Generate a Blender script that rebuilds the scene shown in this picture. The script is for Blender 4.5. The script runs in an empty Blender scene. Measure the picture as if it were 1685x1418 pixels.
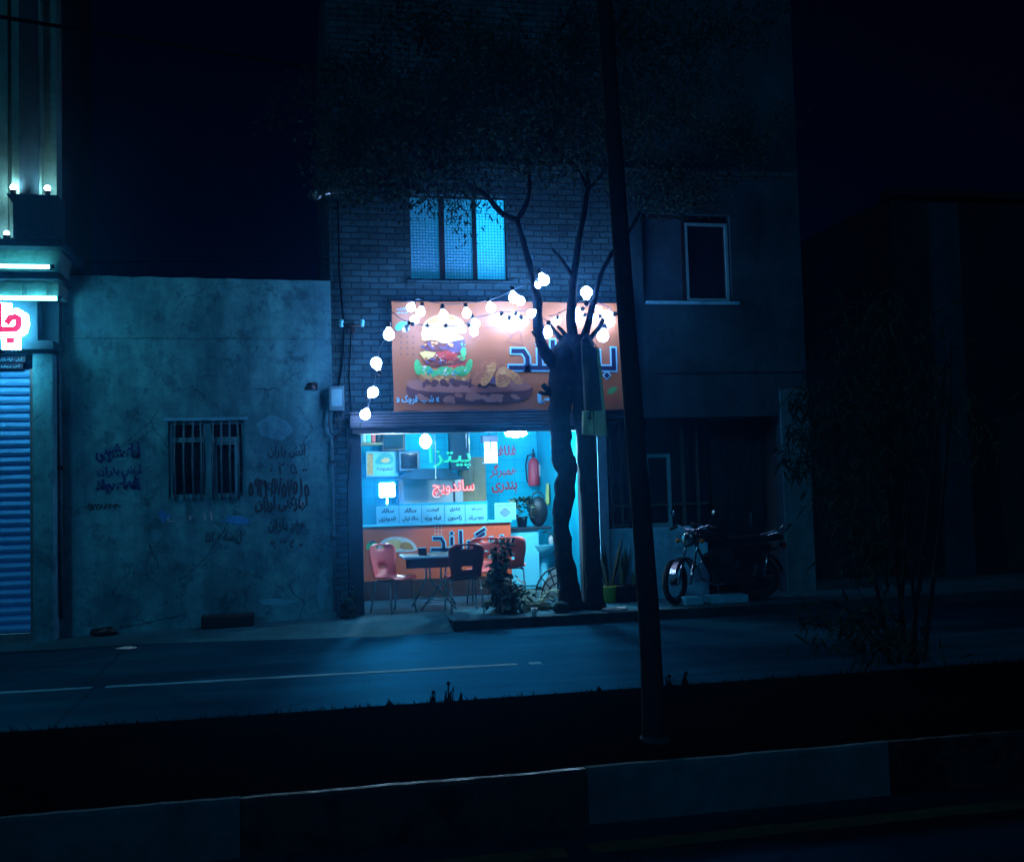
import bpy, bmesh, math, random, unicodedata
from mathutils import Vector, Matrix, noise as mnoise
random.seed(7)
SC = bpy.context.scene
COL = SC.collection
rad = math.radians

# ------------------------------------------------------------------ camera
PW, PH, FPX, EYE = 1685.0, 1418.0, 1700.0, 1.74
_yaw, _pit, _rol = rad(11.5926), rad(3.0722), rad(-1.6303)
_f = Vector((math.sin(_yaw)*math.cos(_pit), math.cos(_yaw)*math.cos(_pit), math.sin(_pit)))
_r0 = Vector((math.cos(_yaw), -math.sin(_yaw), 0)); _u0 = _r0.cross(_f)
_r = math.cos(_rol)*_r0 + math.sin(_rol)*_u0
_u = math.cos(_rol)*_u0 - math.sin(_rol)*_r0
cam = bpy.data.cameras.new('camera'); camo = bpy.data.objects.new('camera', cam); COL.objects.link(camo)
camo.matrix_world = Matrix(((_r.x, _u.x, -_f.x, 0), (_r.y, _u.y, -_f.y, 0), (_r.z, _u.z, -_f.z, EYE), (0, 0, 0, 1)))
cam.sensor_fit = 'HORIZONTAL'; cam.sensor_width = 36.0; cam.lens = FPX/PW*36.0
cam.clip_start = 0.05; cam.clip_end = 2000
SC.camera = camo

# ------------------------------------------------------------------ night sky, street glow, exposure
SUN_EL, SUN_AZ = rad(31), rad(200)
w = bpy.data.worlds.new('World'); SC.world = w; w.use_nodes = True
nt = w.node_tree; bg = nt.nodes['Background']
sky = nt.nodes.new('ShaderNodeTexSky'); sky.sky_type = 'NISHITA'; sky.sun_disc = False
sky.sun_elevation = SUN_EL; sky.sun_rotation = SUN_AZ
tint = nt.nodes.new('ShaderNodeMix'); tint.data_type = 'RGBA'; tint.blend_type = 'MULTIPLY'
tint.inputs[0].default_value = 1.0; tint.inputs[7].default_value = (0.04, 0.16, 1.0, 1)
nt.links.new(sky.outputs[0], tint.inputs[6]); nt.links.new(tint.outputs[2], bg.inputs['Color'])
bg.inputs['Strength'].default_value = 0.0006
sun = bpy.data.lights.new('moonlight', 'SUN'); suno = bpy.data.objects.new('moonlight', sun); COL.objects.link(suno)
sun.energy = 0.38; sun.angle = rad(6); sun.color = (0.09, 0.52, 0.92)
# light comes from behind the camera, from the left and above
_sd = Vector((0.42, 0.80, -0.52)).normalized()
suno.rotation_euler = _sd.to_track_quat('-Z', 'Y').to_euler()
SC.view_settings.view_transform = 'Standard'; SC.view_settings.look = 'None'
SC.view_settings.exposure = 0; SC.view_settings.gamma = 1; SC.view_settings.use_curve_mapping = False
SC.render.engine = 'CYCLES'
SC.cycles.use_denoising = True; SC.cycles.max_bounces = 4; SC.cycles.use_adaptive_sampling = True; SC.cycles.adaptive_threshold = .02; SC.cycles.sample_clamp_indirect = 2.0
SC.cycles.caustics_reflective = False; SC.cycles.caustics_refractive = False

# ------------------------------------------------------------------ measuring helpers
def ray(px, py):
    return _f + (px - PW/2)/FPX*_r + (PH/2 - py)/FPX*_u
def P(px, py, Y):
    d = ray(px, py); t = Y/d.y; return Vector((d.x*t, Y, EYE + d.z*t))
def G(px, py, z):
    d = ray(px, py); t = (z - EYE)/d.z; return Vector((d.x*t, d.y*t, z))
FL = 0.12
D = G(700, 1005, FL).y            # facade line
def R4(x0, y0, x1, y1, Y):
    xm, ym = (x0+x1)/2, (y0+y1)/2
    return P(x0, ym, Y).x, P(x1, ym, Y).x, P(xm, y1, Y).z, P(xm, y0, Y).z    # X0 X1 Z0 Z1

# ------------------------------------------------------------------ object helpers
def link(o, parent=None):
    COL.objects.link(o)
    if parent: o.parent = parent
    return o
def tag(o, label=None, cat=None, group=None, kind=None):
    if label: o['label'] = label
    if cat: o['category'] = cat
    if group: o['group'] = group
    if kind: o['kind'] = kind
    return o
def thing(name, label, cat, loc=(0, 0, 0), rz=0, group=None):
    o = bpy.data.objects.new(name, None); o.empty_display_size = 0.1; link(o)
    o.location = loc; o.rotation_euler = (0, 0, rz); tag(o, label, cat, group); return o
def copy_tree(o, parent=None):
    kids = list(o.children)
    c = o.copy(); COL.objects.link(c); c.parent = parent
    for k in kids: copy_tree(k, c)
    return c

class MB:
    def __init__(s): s.v = []; s.f = []; s.m = []; s.sm = []
    def quad(s, pts, m=0, smooth=False):
        n = len(s.v); s.v += [tuple(p) for p in pts]; s.f.append(tuple(range(n, n+len(pts)))); s.m.append(m); s.sm.append(smooth); return s
    def mesh(s, vs, fs, m=0, smooth=False):
        n = len(s.v); s.v += [tuple(p) for p in vs]
        for f in fs: s.f.append(tuple(i+n for i in f)); s.m.append(m); s.sm.append(smooth)
        return s
    def box(s, x0, x1, y0, y1, z0, z1, m=0, bev=0.0):
        if x0 > x1: x0, x1 = x1, x0
        if y0 > y1: y0, y1 = y1, y0
        if z0 > z1: z0, z1 = z1, z0
        if bev > 0:
            bm = bmesh.new(); bmesh.ops.create_cube(bm, size=1)
            for v in bm.verts: v.co = Vector(((x0+x1)/2+v.co.x*(x1-x0), (y0+y1)/2+v.co.y*(y1-y0), (z0+z1)/2+v.co.z*(z1-z0)))
            bmesh.ops.bevel(bm, geom=bm.edges[:], offset=bev, segments=2, affect='EDGES', profile=0.6)
            bm.verts.ensure_lookup_table(); bm.verts.index_update()
            s.mesh([v.co for v in bm.verts], [[v.index for v in f.verts] for f in bm.faces], m); bm.free(); return s
        v = [(x0,y0,z0),(x1,y0,z0),(x1,y1,z0),(x0,y1,z0),(x0,y0,z1),(x1,y0,z1),(x1,y1,z1),(x0,y1,z1)]
        return s.mesh(v, [(0,3,2,1),(4,5,6,7),(0,1,5,4),(1,2,6,5),(2,3,7,6),(3,0,4,7)], m)
    def tube(s, pts, r, seg=8, m=0, cap=True, wob=0.0):
        pts = [Vector(p) for p in pts]; n = len(pts); rs = r if isinstance(r, (list, tuple)) else [r]*n
        vs = []; fs = []; prev = None
        for i in range(n):
            t = (pts[min(i+1, n-1)]-pts[max(i-1, 0)])
            t = t.normalized() if t.length > 1e-9 else Vector((0, 0, 1))
            if prev is None:
                a = Vector((0, 0, 1)) if abs(t.z) < 0.9 else Vector((1, 0, 0)); prev = t.cross(a).normalized()
            a = (prev - t*prev.dot(t)); a = a.normalized() if a.length > 1e-6 else t.orthogonal().normalized()
            prev = a; b = t.cross(a)
            for k in range(seg):
                an = 2*math.pi*k/seg
                rr = rs[i]*(1+(.45*wob*mnoise.noise(pts[i]*13+Vector((math.cos(an), math.sin(an), 0))*2.6) if wob else 0)+(wob*mnoise.noise((pts[i]*4.3+Vector((math.cos(an), math.sin(an), 0))*.9)) if wob else 0))
                vs.append(pts[i]+rr*(math.cos(an)*a+math.sin(an)*b))
        for i in range(n-1):
            for k in range(seg):
                k2 = (k+1) % seg; fs.append((i*seg+k, i*seg+k2, (i+1)*seg+k2, (i+1)*seg+k))
        if cap: fs.append(tuple(range(seg-1, -1, -1))); fs.append(tuple((n-1)*seg+k for k in range(seg)))
        return s.mesh(vs, fs, m, True)
    def lathe(s, prof, c=(0, 0, 0), seg=20, m=0, M=None, smooth=True):
        vs = []; fs = []; n = len(prof); c = Vector(c)
        for (r, z) in prof:
            for k in range(seg):
                a = 2*math.pi*k/seg; p = Vector((r*math.cos(a), r*math.sin(a), z))
                vs.append((M @ p if M else p)+c)
        for i in range(n-1):
            for k in range(seg):
                k2 = (k+1) % seg; fs.append((i*seg+k, i*seg+k2, (i+1)*seg+k2, (i+1)*seg+k))
        fs.append(tuple(range(seg-1, -1, -1))); fs.append(tuple((n-1)*seg+k for k in range(seg)))
        return s.mesh(vs, fs, m, smooth)
    def ball(s, c, r, m=0, seg=14, rings=9, sc=(1, 1, 1)):
        prof = [(max(1e-4, r*math.sin(math.pi*i/rings)), -r*math.cos(math.pi*i/rings)) for i in range(rings+1)]
        return s.lathe(prof, c, seg, m, Matrix.Diagonal(Vector(sc)))
    def prism(s, poly, y0, y1, m=0):            # poly in (x, z); front at y0
        n = len(poly)
        if sum(poly[i][0]*poly[(i+1) % n][1]-poly[(i+1) % n][0]*poly[i][1] for i in range(n)) < 0: poly = poly[::-1]
        vs = [(x, y0, z) for x, z in poly]+[(x, y1, z) for x, z in poly]
        fs = [tuple(range(n)), tuple(range(2*n-1, n-1, -1))]+[(i, i+n, (i+1) % n+n, (i+1) % n) for i in range(n)]
        return s.mesh(vs, fs, m)
    def torus(s, c, R, r, M=None, m=0, seg=28, s2=8):
        vs = []; fs = []; c = Vector(c)
        for i in range(seg):
            a = 2*math.pi*i/seg
            for k in range(s2):
                b = 2*math.pi*k/s2; p = Vector(((R+r*math.cos(b))*math.cos(a), r*math.sin(b), (R+r*math.cos(b))*math.sin(a)))
                vs.append((M @ p if M else p)+c)
        for i in range(seg):
            for k in range(s2):
                fs.append((i*s2+k, i*s2+(k+1) % s2, ((i+1) % seg)*s2+(k+1) % s2, ((i+1) % seg)*s2+k))
        return s.mesh(vs, fs, m, True)
    def xf(s, M):
        s.v = [tuple(M @ Vector(p)) for p in s.v]; return s
    def build(s, name, mats, parent=None):
        me = bpy.data.meshes.new(name); me.from_pydata(s.v, [], s.f)
        for mt in (mats if isinstance(mats, (list, tuple)) else [mats]): me.materials.append(mt)
        me.polygons.foreach_set('material_index', s.m); me.polygons.foreach_set('use_smooth', s.sm); me.update()
        return link(bpy.data.objects.new(name, me), parent)

# ------------------------------------------------------------------ materials
def new_mat(name):
    m = bpy.data.materials.new(name); m.use_nodes = True
    return m, m.node_tree, m.node_tree.nodes['Principled BSDF']
def coords(nt, scale=(1, 1, 1), rot=(0, 0, 0)):
    tc = nt.nodes.new('ShaderNodeTexCoord'); mp = nt.nodes.new('ShaderNodeMapping')
    mp.inputs['Scale'].default_value = scale; mp.inputs['Rotation'].default_value = rot
    nt.links.new(tc.outputs['Object'], mp.inputs[0]); return mp.outputs[0]
def noise(nt, vec, sc, det=5, rough=.6):
    n = nt.nodes.new('ShaderNodeTexNoise'); n.inputs['Scale'].default_value = sc
    n.inputs['Detail'].default_value = det; n.inputs['Roughness'].default_value = rough
    nt.links.new(vec, n.inputs['Vector']); return n.outputs[0]
def ramp(nt, fac, stops):
    r = nt.nodes.new('ShaderNodeValToRGB'); e = r.color_ramp.elements
    while len(e) < len(stops): e.new(0.5)
    for i, (p, c) in enumerate(stops): e[i].position = p; e[i].color = (*c, 1)
    nt.links.new(fac, r.inputs[0]); return r.outputs[0]
def mixc(nt, fac, a, b, mode='MIX'):
    x = nt.nodes.new('ShaderNodeMix'); x.data_type = 'RGBA'; x.blend_type = mode
    for sock, val in ((x.inputs[0], fac), (x.inputs[6], a), (x.inputs[7], b)):
        if isinstance(val, bpy.types.NodeSocket): nt.links.new(val, sock)
        else: sock.default_value = val if not isinstance(val, tuple) else (*val, 1)
    return x.outputs[2]
def bump(nt, h, bs, st=.3, dist=.02):
    b = nt.nodes.new('ShaderNodeBump'); b.inputs['Strength'].default_value = st; b.inputs['Distance'].default_value = dist
    nt.links.new(h, b.inputs['Height']); nt.links.new(b.outputs[0], bs.inputs['Normal'])
def mat(name, c1, c2=None, sc=6, rough=.8, metal=0.0, bmp=.0, bsc=None, spec=.4, det=6):
    m, nt, bs = new_mat(name); c2 = c2 or tuple(x*.75 for x in c1)
    v = coords(nt); n = noise(nt, v, sc, det)
    nt.links.new(ramp(nt, n, [(.3, c2), (.7, c1)]), bs.inputs['Base Color'])
    bs.inputs['Roughness'].default_value = rough; bs.inputs['Metallic'].default_value = metal
    bs.inputs['Specular IOR Level'].default_value = spec
    if bmp: bump(nt, noise(nt, v, bsc or sc*6, 4), bs, bmp)
    return m
def emis(name, col, st, base=(.8, .8, .8)):
    m, nt, bs = new_mat(name); bs.inputs['Base Color'].default_value = (*base, 1)
    bs.inputs['Emission Color'].default_value = (*col, 1); bs.inputs['Emission Strength'].default_value = st
    bs.inputs['Roughness'].default_value = .4; return m
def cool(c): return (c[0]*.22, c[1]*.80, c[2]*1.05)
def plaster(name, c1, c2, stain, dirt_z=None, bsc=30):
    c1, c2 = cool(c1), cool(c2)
    m, nt, bs = new_mat(name); v = coords(nt)
    a = ramp(nt, noise(nt, v, 1.1, 8, .65), [(.32, c2), (.62, c1)])
    b = ramp(nt, noise(nt, coords(nt, (2.2, 2.2, .5)), 1.0, 7, .6), [(.40, (1, 1, 1)), (.62, stain)])
    c = mixc(nt, 1.0, a, b, 'MULTIPLY')
    sp = ramp(nt, noise(nt, v, 9, 8, .7), [(.35, (.66, .66, .68)), (.6, (1, 1, 1))])
    c = mixc(nt, .8, c, sp, 'MULTIPLY')
    nt.links.new(c, bs.inputs['Base Color']); bs.inputs['Roughness'].default_value = .92
    bs.inputs['Specular IOR Level'].default_value = .2
    bump(nt, noise(nt, v, bsc, 8, .7), bs, .45, .02); return m
def brick(name, c1, c2, mortar, bw=.24, bh=.085):
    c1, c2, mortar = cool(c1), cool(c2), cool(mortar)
    m, nt, bs = new_mat(name); v = coords(nt, rot=(rad(90), 0, 0))
    wv = nt.nodes.new('ShaderNodeVectorMath'); wv.operation = 'ADD'
    nn = nt.nodes.new('ShaderNodeTexNoise'); nn.inputs['Scale'].default_value = 3; nt.links.new(v, nn.inputs['Vector'])
    sc = nt.nodes.new('ShaderNodeVectorMath'); sc.operation = 'SCALE'; sc.inputs['Scale'].default_value = .03
    nt.links.new(nn.outputs['Color'], sc.inputs[0]); nt.links.new(v, wv.inputs[0]); nt.links.new(sc.outputs[0], wv.inputs[1])
    t = nt.nodes.new('ShaderNodeTexBrick'); nt.links.new(wv.outputs[0], t.inputs['Vector'])
    t.inputs['Scale'].default_value = 1; t.inputs['Brick Width'].default_value = bw; t.inputs['Row Height'].default_value = bh
    t.inputs['Mortar Size'].default_value = .011; t.inputs['Mortar Smooth'].default_value = .35; t.inputs['Bias'].default_value = -.1
    t.inputs['Color1'].default_value = (*c1, 1); t.inputs['Color2'].default_value = (*c2, 1); t.inputs['Mortar'].default_value = (*mortar, 1)
    d = ramp(nt, noise(nt, v, 2.3, 8, .7), [(.3, (.45, .45, .5)), (.65, (1, 1, 1))])
    nt.links.new(mixc(nt, 1, t.outputs['Color'], d, 'MULTIPLY'), bs.inputs['Base Color']); bs.inputs['Roughness'].default_value = .9
    bs.inputs['Specular IOR Level'].default_value = .2
    hh = nt.nodes.new('ShaderNodeMath'); hh.operation = 'MULTIPLY_ADD'; hh.inputs[1].default_value = -1.0
    nt.links.new(t.outputs['Fac'], hh.inputs[0]); nt.links.new(noise(nt, v, 30, 5, .7), hh.inputs[2])
    bump(nt, hh.outputs[0], bs, .9, .025); return m
def tiles(name, c1, mortar, w_=.3, h_=.2, rot=(rad(90), 0, 0), rough=.55):
    m, nt, bs = new_mat(name); v = coords(nt, rot=rot)
    t = nt.nodes.new('ShaderNodeTexBrick'); nt.links.new(v, t.inputs['Vector']); t.inputs['Scale'].default_value = 1
    t.offset = 0.0
    t.inputs['Brick Width'].default_value = w_; t.inputs['Row Height'].default_value = h_; t.inputs['Mortar Size'].default_value = .006
    t.inputs['Color1'].default_value = (*c1, 1); t.inputs['Color2'].default_value = (*[x*.9 for x in c1], 1); t.inputs['Mortar'].default_value = (*mortar, 1)
    g = ramp(nt, noise(nt, v, 1.7, 6), [(.3, (.7, .72, .75)), (.65, (1, 1, 1))])
    nt.links.new(mixc(nt, 1, t.outputs['Color'], g, 'MULTIPLY'), bs.inputs['Base Color']); bs.inputs['Roughness'].default_value = rough; bs.inputs['Specular IOR Level'].default_value = .06
    bump(nt, t.outputs['Fac'], bs, -.4, .01); return m

M = {}
M['asphalt'], _nt, _bs = new_mat('asphalt')
_v = coords(_nt)
_c = ramp(_nt, noise(_nt, _v, .7, 8, .65), [(.3, (.004, .028, .044)), (.7, (.009, .050, .075))])
_c = mixc(_nt, .7, _c, ramp(_nt, noise(_nt, _v, 60, 4, .7), [(.35, (.45, .45, .45)), (.7, (1.25, 1.25, 1.25))]), 'MULTIPLY')
_c = mixc(_nt, .8, _c, ramp(_nt, noise(_nt, coords(_nt, (.25, 2.6, 1)), 1.0, 6, .6), [(.42, (.62, .62, .62)), (.6, (1.1, 1.1, 1.1))]), 'MULTIPLY')
_vo = _nt.nodes.new('ShaderNodeTexVoronoi'); _vo.feature = 'DISTANCE_TO_EDGE'; _vo.inputs['Scale'].default_value = .55
_wv = mixc(_nt, .35, _v, noise(_nt, _v, 2.5, 5, .7), 'LINEAR_LIGHT'); _nt.links.new(_wv, _vo.inputs['Vector'])
_c = mixc(_nt, 1, _c, ramp(_nt, _vo.outputs['Distance'], [(.003, (.55, .55, .55)), (.012, (1, 1, 1))]), 'MULTIPLY')
_c = mixc(_nt, 1, _c, ramp(_nt, noise(_nt, coords(_nt, (.5, 1.1, 1)), .8, 3, .5), [(.52, (1, 1, 1)), (.54, (.72, .72, .74))]), 'MULTIPLY')
_nt.links.new(_c, _bs.inputs['Base Color'])
_bs.inputs['Roughness'].default_value = .9; _bs.inputs['Specular IOR Level'].default_value = 0
_gl = _nt.nodes.new('ShaderNodeBsdfGlossy'); _gl.inputs['Color'].default_value = (.05, .55, 1, 1); _gl.inputs['Roughness'].default_value = .42
_mx = _nt.nodes.new('ShaderNodeMixShader'); _mx.inputs[0].default_value = .035
_nt.links.new(_bs.outputs[0], _mx.inputs[1]); _nt.links.new(_gl.outputs[0], _mx.inputs[2]); _nt.links.new(_mx.outputs[0], _nt.nodes['Material Output'].inputs['Surface'])
bump(_nt, noise(_nt, _v, 90, 4, .7), _bs, .5, .01); _nt.links.new(_bs.inputs['Normal'].links[0].from_socket, _gl.inputs['Normal'])
M['concrete'] = plaster('pavement_concrete', (.10, .165, .16), (.06, .10, .095), (.6, .62, .62), bsc=20)
M['kerb'] = plaster('dark_kerb_concrete', (.07, .07, .07), (.04, .04, .04), (.6, .6, .6))
M['kerb_white'] = plaster('worn_white_kerb_paint', (.12, .13, .13), (.08, .085, .085), (.7, .72, .7), bsc=24)
M['kerb_black'] = mat('worn_black_kerb_paint', (.003, .006, .009), (.002, .003, .005), 6, .32, bmp=.35, bsc=34, spec=.5)
_nt = M['kerb_black'].node_tree; _rg = ramp(_nt, noise(_nt, coords(_nt, (1, 3, 1)), 5, 6, .7), [(.42, (.8, .8, .8)), (.62, (.26, .26, .26))]); _nt.links.new(_rg, _nt.nodes['Principled BSDF'].inputs['Roughness'])
M['line'] = plaster('worn_road_paint', (.55, .55, .53), (.22, .22, .21), (.55, .55, .55))
M['soil'] = mat('dark_soil', (.002, .005, .005), (.001, .002, .002), 4, .95, spec=0, bmp=.8, bsc=25)
M['grass'] = mat('night_grass', (.003, .008, .005), (.001, .004, .003), 3, .9, spec=0)
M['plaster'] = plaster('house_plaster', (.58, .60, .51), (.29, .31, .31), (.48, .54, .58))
_nt = M['plaster'].node_tree; _bs = _nt.nodes['Principled BSDF']; _old = _bs.inputs['Base Color'].links[0].from_socket; _v = coords(_nt)
_vo = _nt.nodes.new('ShaderNodeTexVoronoi'); _vo.feature = 'DISTANCE_TO_EDGE'; _vo.inputs['Scale'].default_value = 1.15
_nt.links.new(mixc(_nt, .25, _v, noise(_nt, _v, 4, 6, .7), 'LINEAR_LIGHT'), _vo.inputs['Vector'])
_ck = ramp(_nt, _vo.outputs['Distance'], [(.003, (.35, .38, .42)), (.009, (1, 1, 1))]); _ms = ramp(_nt, noise(_nt, _v, .9, 3, .5), [(.48, (0, 0, 0)), (.56, (1, 1, 1))])
_cx = mixc(_nt, 1, _old, _ck, 'MULTIPLY'); _fl = ramp(_nt, noise(_nt, _v, 3.6, 9, .75), [(.56, (1, 1, 1)), (.575, (.62, .66, .70))])
_nt.links.new(mixc(_nt, 1, mixc(_nt, _ms, _old, _cx), _fl, 'MULTIPLY'), _bs.inputs['Base Color'])
M['plaster_low'] = plaster('low_wall_plaster', (.80, .80, .80), (.60, .62, .62), (.7, .72, .74))
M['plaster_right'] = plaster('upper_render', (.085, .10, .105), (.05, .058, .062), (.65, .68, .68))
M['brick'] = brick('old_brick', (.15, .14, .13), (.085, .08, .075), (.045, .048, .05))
M['stone'] = plaster('pale_stone', (.60, .40, .28), (.36, .24, .18), (.6, .6, .58), bsc=12)
M['stone_dark'] = plaster('dark_and_shaded_stone', (.06, .065, .07), (.04, .045, .05), (.7, .7, .7))
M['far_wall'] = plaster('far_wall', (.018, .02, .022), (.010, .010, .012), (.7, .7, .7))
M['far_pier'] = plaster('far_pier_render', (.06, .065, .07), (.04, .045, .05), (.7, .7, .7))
M['black'] = mat('black_plastic', (.012, .012, .014), (.006, .006, .008), 5, .45)
M['cable'] = mat('dull_black_cable', (.003, .004, .005), None, 5, .9, spec=0)
M['rubber'] = mat('tyre_rubber', (.012, .012, .012), (.006, .006, .006), 9, .8)
M['dark_metal'] = mat('dark_painted_metal', (.03, .035, .045), (.018, .02, .025), 4, .45, .3, bmp=.05)
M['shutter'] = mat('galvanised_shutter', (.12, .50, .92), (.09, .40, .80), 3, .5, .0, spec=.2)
M['box_shutter'] = mat('roller_box_paint', (.11, .13, .16), (.06, .07, .09), 3, .45, .3)
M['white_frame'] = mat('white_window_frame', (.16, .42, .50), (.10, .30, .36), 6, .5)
M['bar'] = mat('rusty_window_bar', (.05, .16, .20), (.02, .07, .09), 20, .7, bmp=.2)
M['chrome'] = mat('scuffed_chrome', (.75, .77, .8), (.45, .46, .5), 9, .22, 1.0)
M['steel'] = mat('brushed_steel', (.42, .44, .46), (.28, .3, .32), 9, .35, .9)
M['glass_dark'] = mat('dark_window_glass', (.010, .014, .02), (.006, .008, .012), 2, .08, spec=.5)
M['tile'] = tiles('turquoise_wall_tiles', (.006, .42, .58), (.004, .30, .42))
M['tile_side'] = tiles('turquoise_side_tiles', (.006, .42, .58), (.004, .30, .42), rot=(rad(90), 0, rad(90)))
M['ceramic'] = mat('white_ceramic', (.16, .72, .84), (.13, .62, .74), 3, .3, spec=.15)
M['floor_in'] = tiles('shop_floor_tiles', (.03, .06, .08), (.012, .02, .03), .4, .4, rot=(0, 0, 0))
M['orange'] = mat('orange_vinyl', (.85, .115, .04), (.74, .09, .03), 1.5, .5)
M['banner'] = mat('banner_vinyl', (.39, .122, .045), (.32, .10, .038), 1.2, .45, bmp=.12, bsc=2.2)
M['navy'] = mat('navy_print', (.004, .008, .045), (.003, .006, .035), 3, .5)
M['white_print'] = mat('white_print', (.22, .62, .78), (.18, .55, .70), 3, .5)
M['red_chair'] = mat('faded_red_plastic', (.90, .12, .10), (.78, .09, .075), 3, .45)
M['maroon_chair'] = mat('maroon_plastic', (.50, .022, .03), (.38, .016, .022), 3, .45)
M['leaf'] = mat('tree_leaf', (.024, .056, .040), (.010, .026, .021), 7, .9, spec=0)
M['leaf_pale'] = mat('pale_leaf', (.16, .20, .10), (.08, .09, .05), 8, .55)
M['leaf_dry'] = mat('dry_leaf', (.20, .15, .10), (.09, .08, .05), 8, .6)
M['bark'] = mat('tree_bark', (.010, .018, .026), (.004, .007, .010), 9, .95, bmp=.9, bsc=14, spec=.03)
M['pole'] = mat('weathered_pole', (.010, .014, .020), (.006, .008, .012), 5, .85, bmp=.3, spec=.15)
M['red_print'] = mat('red_wall_lettering', (.42, .025, .03), (.34, .02, .025), 4, .5)
M['graffiti'] = mat('black_spray_paint', (.02, .022, .035), (.05, .055, .07), 5, .8)
M['graffiti_thin'] = mat('faded_black_spray', (.012, .03, .05), (.035, .085, .12), 14, .85)
M['patch_blue'] = plaster('blue_paint_patch', (.30, .52, .80), (.22, .38, .62), (.6, .6, .7))
M['patch_dark'] = plaster('damp_plaster_patch', (.42, .44, .42), (.26, .28, .28), (.5, .55, .6))
M['patch_pale'] = plaster('fresh_plaster_patch', (.74, .76, .70), (.48, .50, .50), (.55, .6, .64))
M['graffiti_blue'] = mat('faded_blue_spray', (.008, .022, .14), (.02, .06, .20), 9, .85)
M['graffiti_pale'] = mat('pale_chalk_paint', (.42, .50, .55), (.30, .36, .40), 6, .9)
M['cloth'] = mat('faded_green_cloth', (.80, .80, .42), (.55, .56, .30), 5, .9, bmp=.3)
M['cloth_dark'] = mat('dark_green_cloth', (.07, .10, .09), (.035, .05, .05), 5, .9, bmp=.3)
M['yellow_pot'] = mat('yellow_plastic_pot', (.55, .52, .06), (.42, .40, .05), 5, .5)
M['sack'] = mat('pale_paper', (.55, .58, .56), (.42, .45, .44), 5, .8)
M['hood'] = mat('hood_steel', (.006, .022, .034), (.004, .014, .022), 3, .6, .0, spec=.1)
M['wood_in'] = mat('wood_board', (.30, .20, .10), (.20, .13, .07), 4, .6)
M['litter'] = mat('crumpled_litter', (.5, .5, .48), (.35, .35, .34), 12, .8)
# lamps
BULB = (.30, .50, 1.0); CY = (.10, .72, 1.0)
M['bulb'] = emis('bulb_glass_lit', BULB, 62.0)
M['bulb_off'] = mat('bulb_glass_unlit', (.7, .75, .78), (.6, .65, .7), 4, .15)
M['pendant'] = emis('pendant_lamp_lit', (.40, .76, 1.0), 190)
M['tube'] = emis('led_tube_lit', (.16, .80, 1.0), 16)
M['indoor'] = emis('indoor_lamp_lit', (.40, .76, 1.0), 760)
M['zap'] = emis('insect_lamp_tube_lit', (.30, .80, 1.0), 25)
M['neon_g'] = emis('green_neon_lit', (.0, .62, .36), 1.0, (.01, .02, .02))
M['neon_r'] = emis('red_neon_lit', (1.0, .05, .05), 1.3, (.03, .01, .01))
M['neon_w'] = emis('neon_core_lit', (1.0, .74, .72), 1.1, (.03, .02, .02))
M['neon_gw'] = emis('pale_green_neon_core', (.04, .95, .62), 1.0, (.01, .02, .02))
M['sign_white'] = emis('sign_face_lit', (.22, .76, 1.0), 44)
M['sign_red'] = emis('sign_red_lit', (1.0, .03, .16), .95, (.5, .02, .06))
M['tube_left'] = emis('facade_led_lit', (.20, .86, 1.0), 26)
M['spot'] = emis('uplight_lit', (.75, .95, 1.0), 150)

# ------------------------------------------------------------------ lettering
_FORMS = {}
for _cp in list(range(0xFB50, 0xFDFF))+list(range(0xFE70, 0xFEFD)):
    _d = unicodedata.decomposition(chr(_cp)).split()
    if len(_d) == 2 and _d[0] in ('<isolated>', '<final>', '<initial>', '<medial>'):
        _FORMS.setdefault(chr(int(_d[1], 16)), {})[_d[0][1:-1]] = chr(_cp)
def shaped(t):
    if not any(c in _FORMS for c in t): return t
    out = []
    for i, c in enumerate(t):
        if c not in _FORMS: out.append(c); continue
        p = i > 0 and 'initial' in _FORMS.get(t[i-1], {}) and 'final' in _FORMS[c]
        n = i < len(t)-1 and 'initial' in _FORMS[c] and 'final' in _FORMS.get(t[i+1], {})
        out.append(_FORMS[c].get('medial' if p and n else 'final' if p else 'initial' if n else 'isolated', c))
    return ''.join(reversed(out))
def text2d(t, bold=0.0, depth=0.0):
    c = bpy.data.curves.new('lettering', 'FONT'); c.body = shaped(t); c.offset = bold; c.extrude = depth; c.resolution_u = 3
    o = bpy.data.objects.new('lettering', c); COL.objects.link(o)
    bpy.context.view_layer.update()
    me = bpy.data.meshes.new_from_object(o.evaluated_get(bpy.context.evaluated_depsgraph_get()))
    vs = [v.co.copy() for v in me.vertices]; fs = [tuple(p.vertices) for p in me.polygons]
    bpy.data.objects.remove(o); bpy.data.curves.remove(c); bpy.data.meshes.remove(me)
    return vs, fs
def put_text(mb, t, x0, y0, x1, y1, Y, m=0, bold=.02, depth=0.0, slant=0.0, wob=0.0, seed=0):
    """lettering filling a rectangle of the wall plane y = Y"""
    vs, fs = text2d(t, bold, depth)
    if not vs: return
    a0, a1 = min(v.x for v in vs), max(v.x for v in vs); b0, b1 = min(v.y for v in vs), max(v.y for v in vs)
    X0, X1, Z0, Z1 = R4(x0, y0, x1, y1, Y)
    out = []
    for v in vs:
        u, q = (v.x-a0)/(a1-a0), (v.y-b0)/(b1-b0)
        x = X0+u*(X1-X0); z = Z0+q*(Z1-Z0)
        if wob: n = mnoise.noise_vector(Vector((x*9+seed, z*9, seed))); x += wob*n.x; z += wob*n.y
        out.append((x+slant*(z-Z0), Y-.0015-v.z*(X1-X0)*.3-depth*0, z))
    mb.mesh(out, fs, m)
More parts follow.
